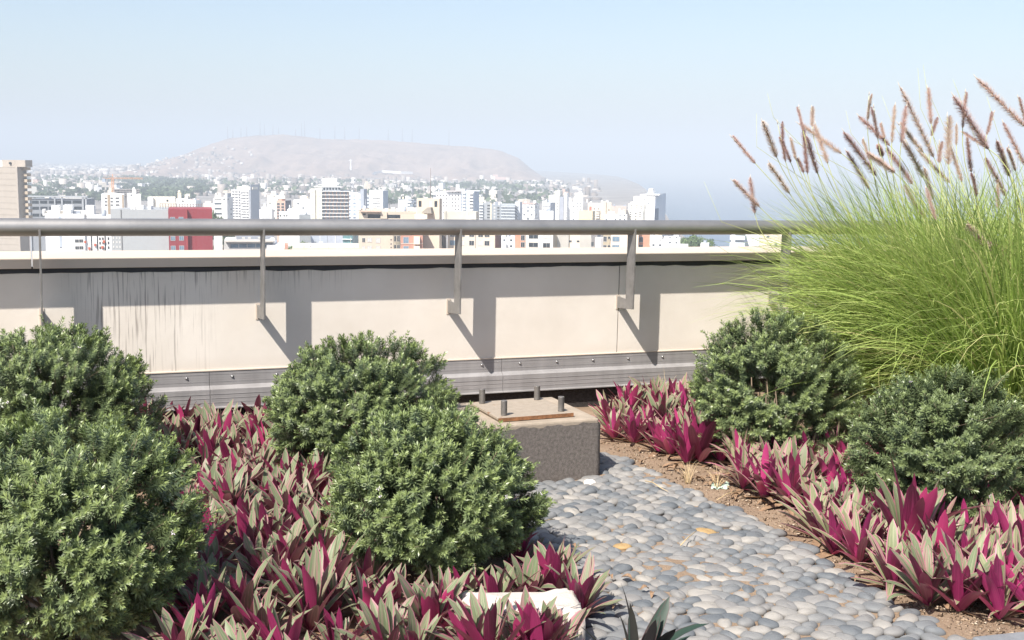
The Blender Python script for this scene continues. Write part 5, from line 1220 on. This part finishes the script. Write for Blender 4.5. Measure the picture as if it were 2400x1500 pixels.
# bare thin stems standing above the plumes
st=MB(); root,cx_,cY=clumps[2]
for k,(bx,by,tx,ty) in enumerate([(520,400,475,220),(395,620,393,370),(1100,520,1062,350),(1400,420,1330,235),(1620,330,1600,30),(1665,180,1640,5),(1895,200,1862,115),(2150,360,2115,240),(130,1180,0,880),(640,560,600,470)]):
    b3=at(zx(bx),zy(by),cY); t3=at(zx(tx),zy(ty),cY); lo=np.array([cx_-0.5+0.1*k if bx>200 else cx_-0.7,cY,0.9])
    st.tube([lo-np.array([cx_,cY,0]),(b3+lo)/2-np.array([cx_-0.03,cY,0]),b3-np.array([cx_,cY,0]),t3-np.array([cx_,cY,0])],[0.002,0.002,0.0016,0.0008],4)
st.build('bare_stems',M['stalk'],root)

# ------------------------------------------------------------------ small things lying about
q=gp(1220,1500); sk=empty('fabric_sack',(q[0],q[1],0),0.08,'squat white canvas sack half hidden by oyster plants at the bottom','sack')
nu,nv=48,22; V=[]; sr=random.Random(3)
for j in range(nv+1):
    th=math.pi*0.5*j/nv
    for i in range(nu):
        ph=2*math.pi*i/nu; c_,s_=math.cos(ph),math.sin(ph); e=0.24
        rx=math.copysign(abs(c_)**e,c_); ry=math.copysign(abs(s_)**e,s_); k=(math.sin(th))**0.22
        wob=0.005*math.sin(7*ph+3*th)+0.004*math.sin(17*ph-5*th+1)+0.003*math.sin(31*ph+9*th)
        V.append(((0.225+wob)*rx*k,(0.12+wob)*ry*k,0.155*(math.cos(th))**0.22+(0.006*math.sin(6*rx+3*ry)+0.004*math.sin(11*rx-9*ry+1)-0.016*math.exp(-(rx*1.3)**2-(ry*1.2)**2))*k))
Fq=[(j*nu+i,(j+1)*nu+i,(j+1)*nu+(i+1)%nu,j*nu+(i+1)%nu) for j in range(nv) for i in range(nu)]
link_mesh('canvas',mesh_np('canvas',V,Fq,M['sack'],smooth=True),sk)
sm=MB(); sm.tube([(0.23*math.cos(a),0.116*math.sin(a),0.153) for a in np.linspace(3.5,5.9,12)],0.003,5); sm.build('seam',M['sack'],sk)

EDGE_ALL=[(1420,1020),(1480,1065),(1530,1080),(1590,1115),(1660,1140),(1700,1160),(1745,1165),(1770,1180),(1850,1200),(1895,1225),(1920,1260),(1960,1290),(2050,1340),(2140,1395),(2230,1440),(2300,1465),(2370,1500)]
def curled_leaf(q,L):
    m=MB(); n=7; 
    for k in range(n+1):
        t=k/n; w_=L*0.22*math.sin(math.pi*min(1,t*0.92+0.06)); z=0.012+0.02*math.sin(math.pi*t*q.uniform(0.8,1.2)); m.v+= [(L*(t-.5),-w_,z+w_*0.7),(L*(t-.5),0,z),(L*(t-.5),w_,z+w_*0.8)]
    for k in range(n):
        for s_ in (0,1): m.f.append((3*k+s_,3*k+s_+3,3*k+s_+4,3*k+s_+1)); m.m.append(0); m.s.append(True)
    return m.mesh('dry_leaf',M['dry_leaf'])
# crumbs of soil, grit and chaff over the bare strip and in the gaps of the paving
cq=np.random.default_rng(77); nC=5200; cp_=[]
while len(cp_)<nC:
    i=cq.integers(0,len(EDGE_ALL)-1); f=cq.random(); px=EDGE_ALL[i][0]*(1-f)+EDGE_ALL[i+1][0]*f+cq.normal(10,42); py=EDGE_ALL[i][1]*(1-f)+EDGE_ALL[i+1][1]*f+cq.normal(-8,26)
    q=gp(px,py)
    if q[1]<9 and not in_plinth(q[0],q[1]): cp_.append((q[0],q[1],soil_z(q[0],q[1])+0.002))
cp_=np.array(cp_); sz=0.0022+0.0065*cq.random(nC)**3; tv=np.array([[1,1,1],[1,-1,-1],[-1,1,-1],[-1,-1,1]])*0.6
V=(cp_[:,None,:]+(tv[None]+cq.normal(0,0.35,(nC,4,3)))*sz[:,None,None]*np.array([1.5,1.0,0.8])).reshape(-1,3)
Fq=(np.array([[0,1,2],[0,3,1],[0,2,3],[1,3,2]])[None]+4*np.arange(nC)[:,None,None]).reshape(-1,3)
def mat_crumb():
    m,n,l,b=new_mat('soil_crumb'); ge=N(n,'ShaderNodeNewGeometry'); rr=ramp(n,[(0,(0.08,0.05,0.03)),(0.4,(0.20,0.135,0.085)),(0.75,(0.33,0.24,0.16)),(1,(0.50,0.42,0.32))]); l.new(ge.outputs['Random Per Island'],rr.inputs[0]); l.new(rr.outputs[0],b.inputs['Base Color']); b.inputs['Roughness'].default_value=0.95; return m
tag(link_mesh('soil_crumbs',mesh_np('soil_crumbs',V,Fq,mat_crumb())),kind='stuff')
dl=[curled_leaf(rp,0.07+0.012*k) for k in range(4)]
EDGE=[(1430,1040),(1480,1065),(1530,1080),(1590,1115),(1660,1140),(1700,1160),(1745,1165),(1770,1180),(1850,1200),(1895,1225),(1920,1260),(1960,1290),(2050,1340),(2140,1395),(2230,1440),(2300,1465)]
for k in range(46):
    i=rp.randrange(len(EDGE)-1); f=rp.random(); px=EDGE[i][0]*(1-f)+EDGE[i+1][0]*f+rp.gauss(0,14); py=EDGE[i][1]*(1-f)+EDGE[i+1][1]*f+rp.gauss(-4,9)
    q=gp(px,py); o=link_mesh('dry_leaf',rp.choice(dl)); o.location=(q[0],q[1],soil_z(q[0],q[1])); o.rotation_euler=(rp.uniform(-.3,.3),rp.uniform(-.3,.3),rp.uniform(0,6.3)); s_=rp.uniform(0.25,0.75); o.scale=(s_,s_,s_)
    tag(o,'curled dry brown leaf lying on the soil along the right edge of the path','dead leaf','dead leaves along the path')
for k,(px,py) in enumerate([(1430,1370),(1470,1372),(1510,1398),(1530,1410),(2010,1375),(1345,1295),(1440,1440)]):
    q=gp(px,py); o=link_mesh('dry_leaf',rp.choice(dl)); o.location=(q[0],q[1],0.022); o.rotation_euler=(0.1,0.1,rp.uniform(0,6.3)); s_=rp.uniform(0.4,0.7); o.scale=(s_,s_,s_); tag(o,'curled dry brown leaf lying on top of the grey pebbles','dead leaf','dead leaves on the pebbles')
def twig(pts,label,mt='straw',r_=0.0028,z=0.035,name='twig'):
    m=MB(); P_=[]
    for px,py,dz in pts: q=gp(px,py,z); P_.append((q[0],q[1],z+dz))
    m.tube(P_,[r_]*(len(P_)-1)+[r_*0.5],5); return tag(m.build(name,M[mt]),label,'twig')
twig([(1512,1127,0),(1530,1133,0.006),(1548,1146,0.008),(1566,1152,0)],'pale curved straw lying across the pebbles beside the soil')
twig([(1595,1278,0),(1612,1265,0.01),(1632,1254,0.02)],'short pale twig sticking up between pebbles in mid path')
twig([(1255,1412-160,0.05),(1285,1242,0.05),(1300,1236,0.04)],'pale twig poking out below the middle shrub over the pebbles')
twig([(1850,1033,0.12),(1900,1031,0.14),(1960,1034,0.13),(2010,1028,0.1)],'long yellow grass blade lying low between the two right shrubs','stalk',0.003)
twig([(1740,1150,0),(1705,1160,0.008),(1680,1172,0.0)],'thin straw on the soil beside the pale green scrap')
# pale green scrap of film
m=MB(); q=gp(1683,1147); sg=random.Random(9)
for j in range(5):
    for i in range(7): m.v.append((q[0]+(i-3)*0.016+0.006*j,q[1]+(j-2)*0.03,0.012+0.010*sg.random()+0.012*math.sin(i*1.3+j)**2))
for j in range(4):
    for i in range(6): b0=j*7+i; m.f.append((b0,b0+1,b0+8,b0+7)); m.m.append(0); m.s.append(False)
so=m.build('plastic_scrap',M['scrap']); tag(so,'crumpled pale green plastic scrap on the soil between path and plants','scrap'); sd_=so.modifiers.new('thick','SOLIDIFY'); sd_.thickness=0.0015
m=MB(); p0=gp(1930,1208); p1=gp(1990,1188); m.tube([(p0[0],p0[1],0.02),((p0[0]+p1[0])/2,(p0[1]+p1[1])/2,0.03),(p1[0],p1[1],0.02)],0.011,8); tag(m.build('drip_hose',M['black_plastic']),'short black drip hose end on the soil under pink plants','hose')
# little weeds at the edge of the soil
for px,py,lb in ((1612,1138,'thin dry grassy weed at the edge of the pebbles'),(1680,1150,'small weed tuft next to the pale green scrap'),(1560,905,'fine upright weed against the flashing, behind the strip of oyster plants')):
    q=gp(px,py if py>1000 else 960); o=empty('weed',(q[0],q[1],0),0,lb,'weed')
    V,Q,u=blades(np.random.default_rng(px),26,0,0,0.012,0.16 if py>1000 else 0.34,(0,0),0.003); link_mesh('stems',mesh_np('stems',V,Q,M['straw'],uv=u),o)

print('plants',len([o for o in COL.objects if o.name.startswith('oyster')]))
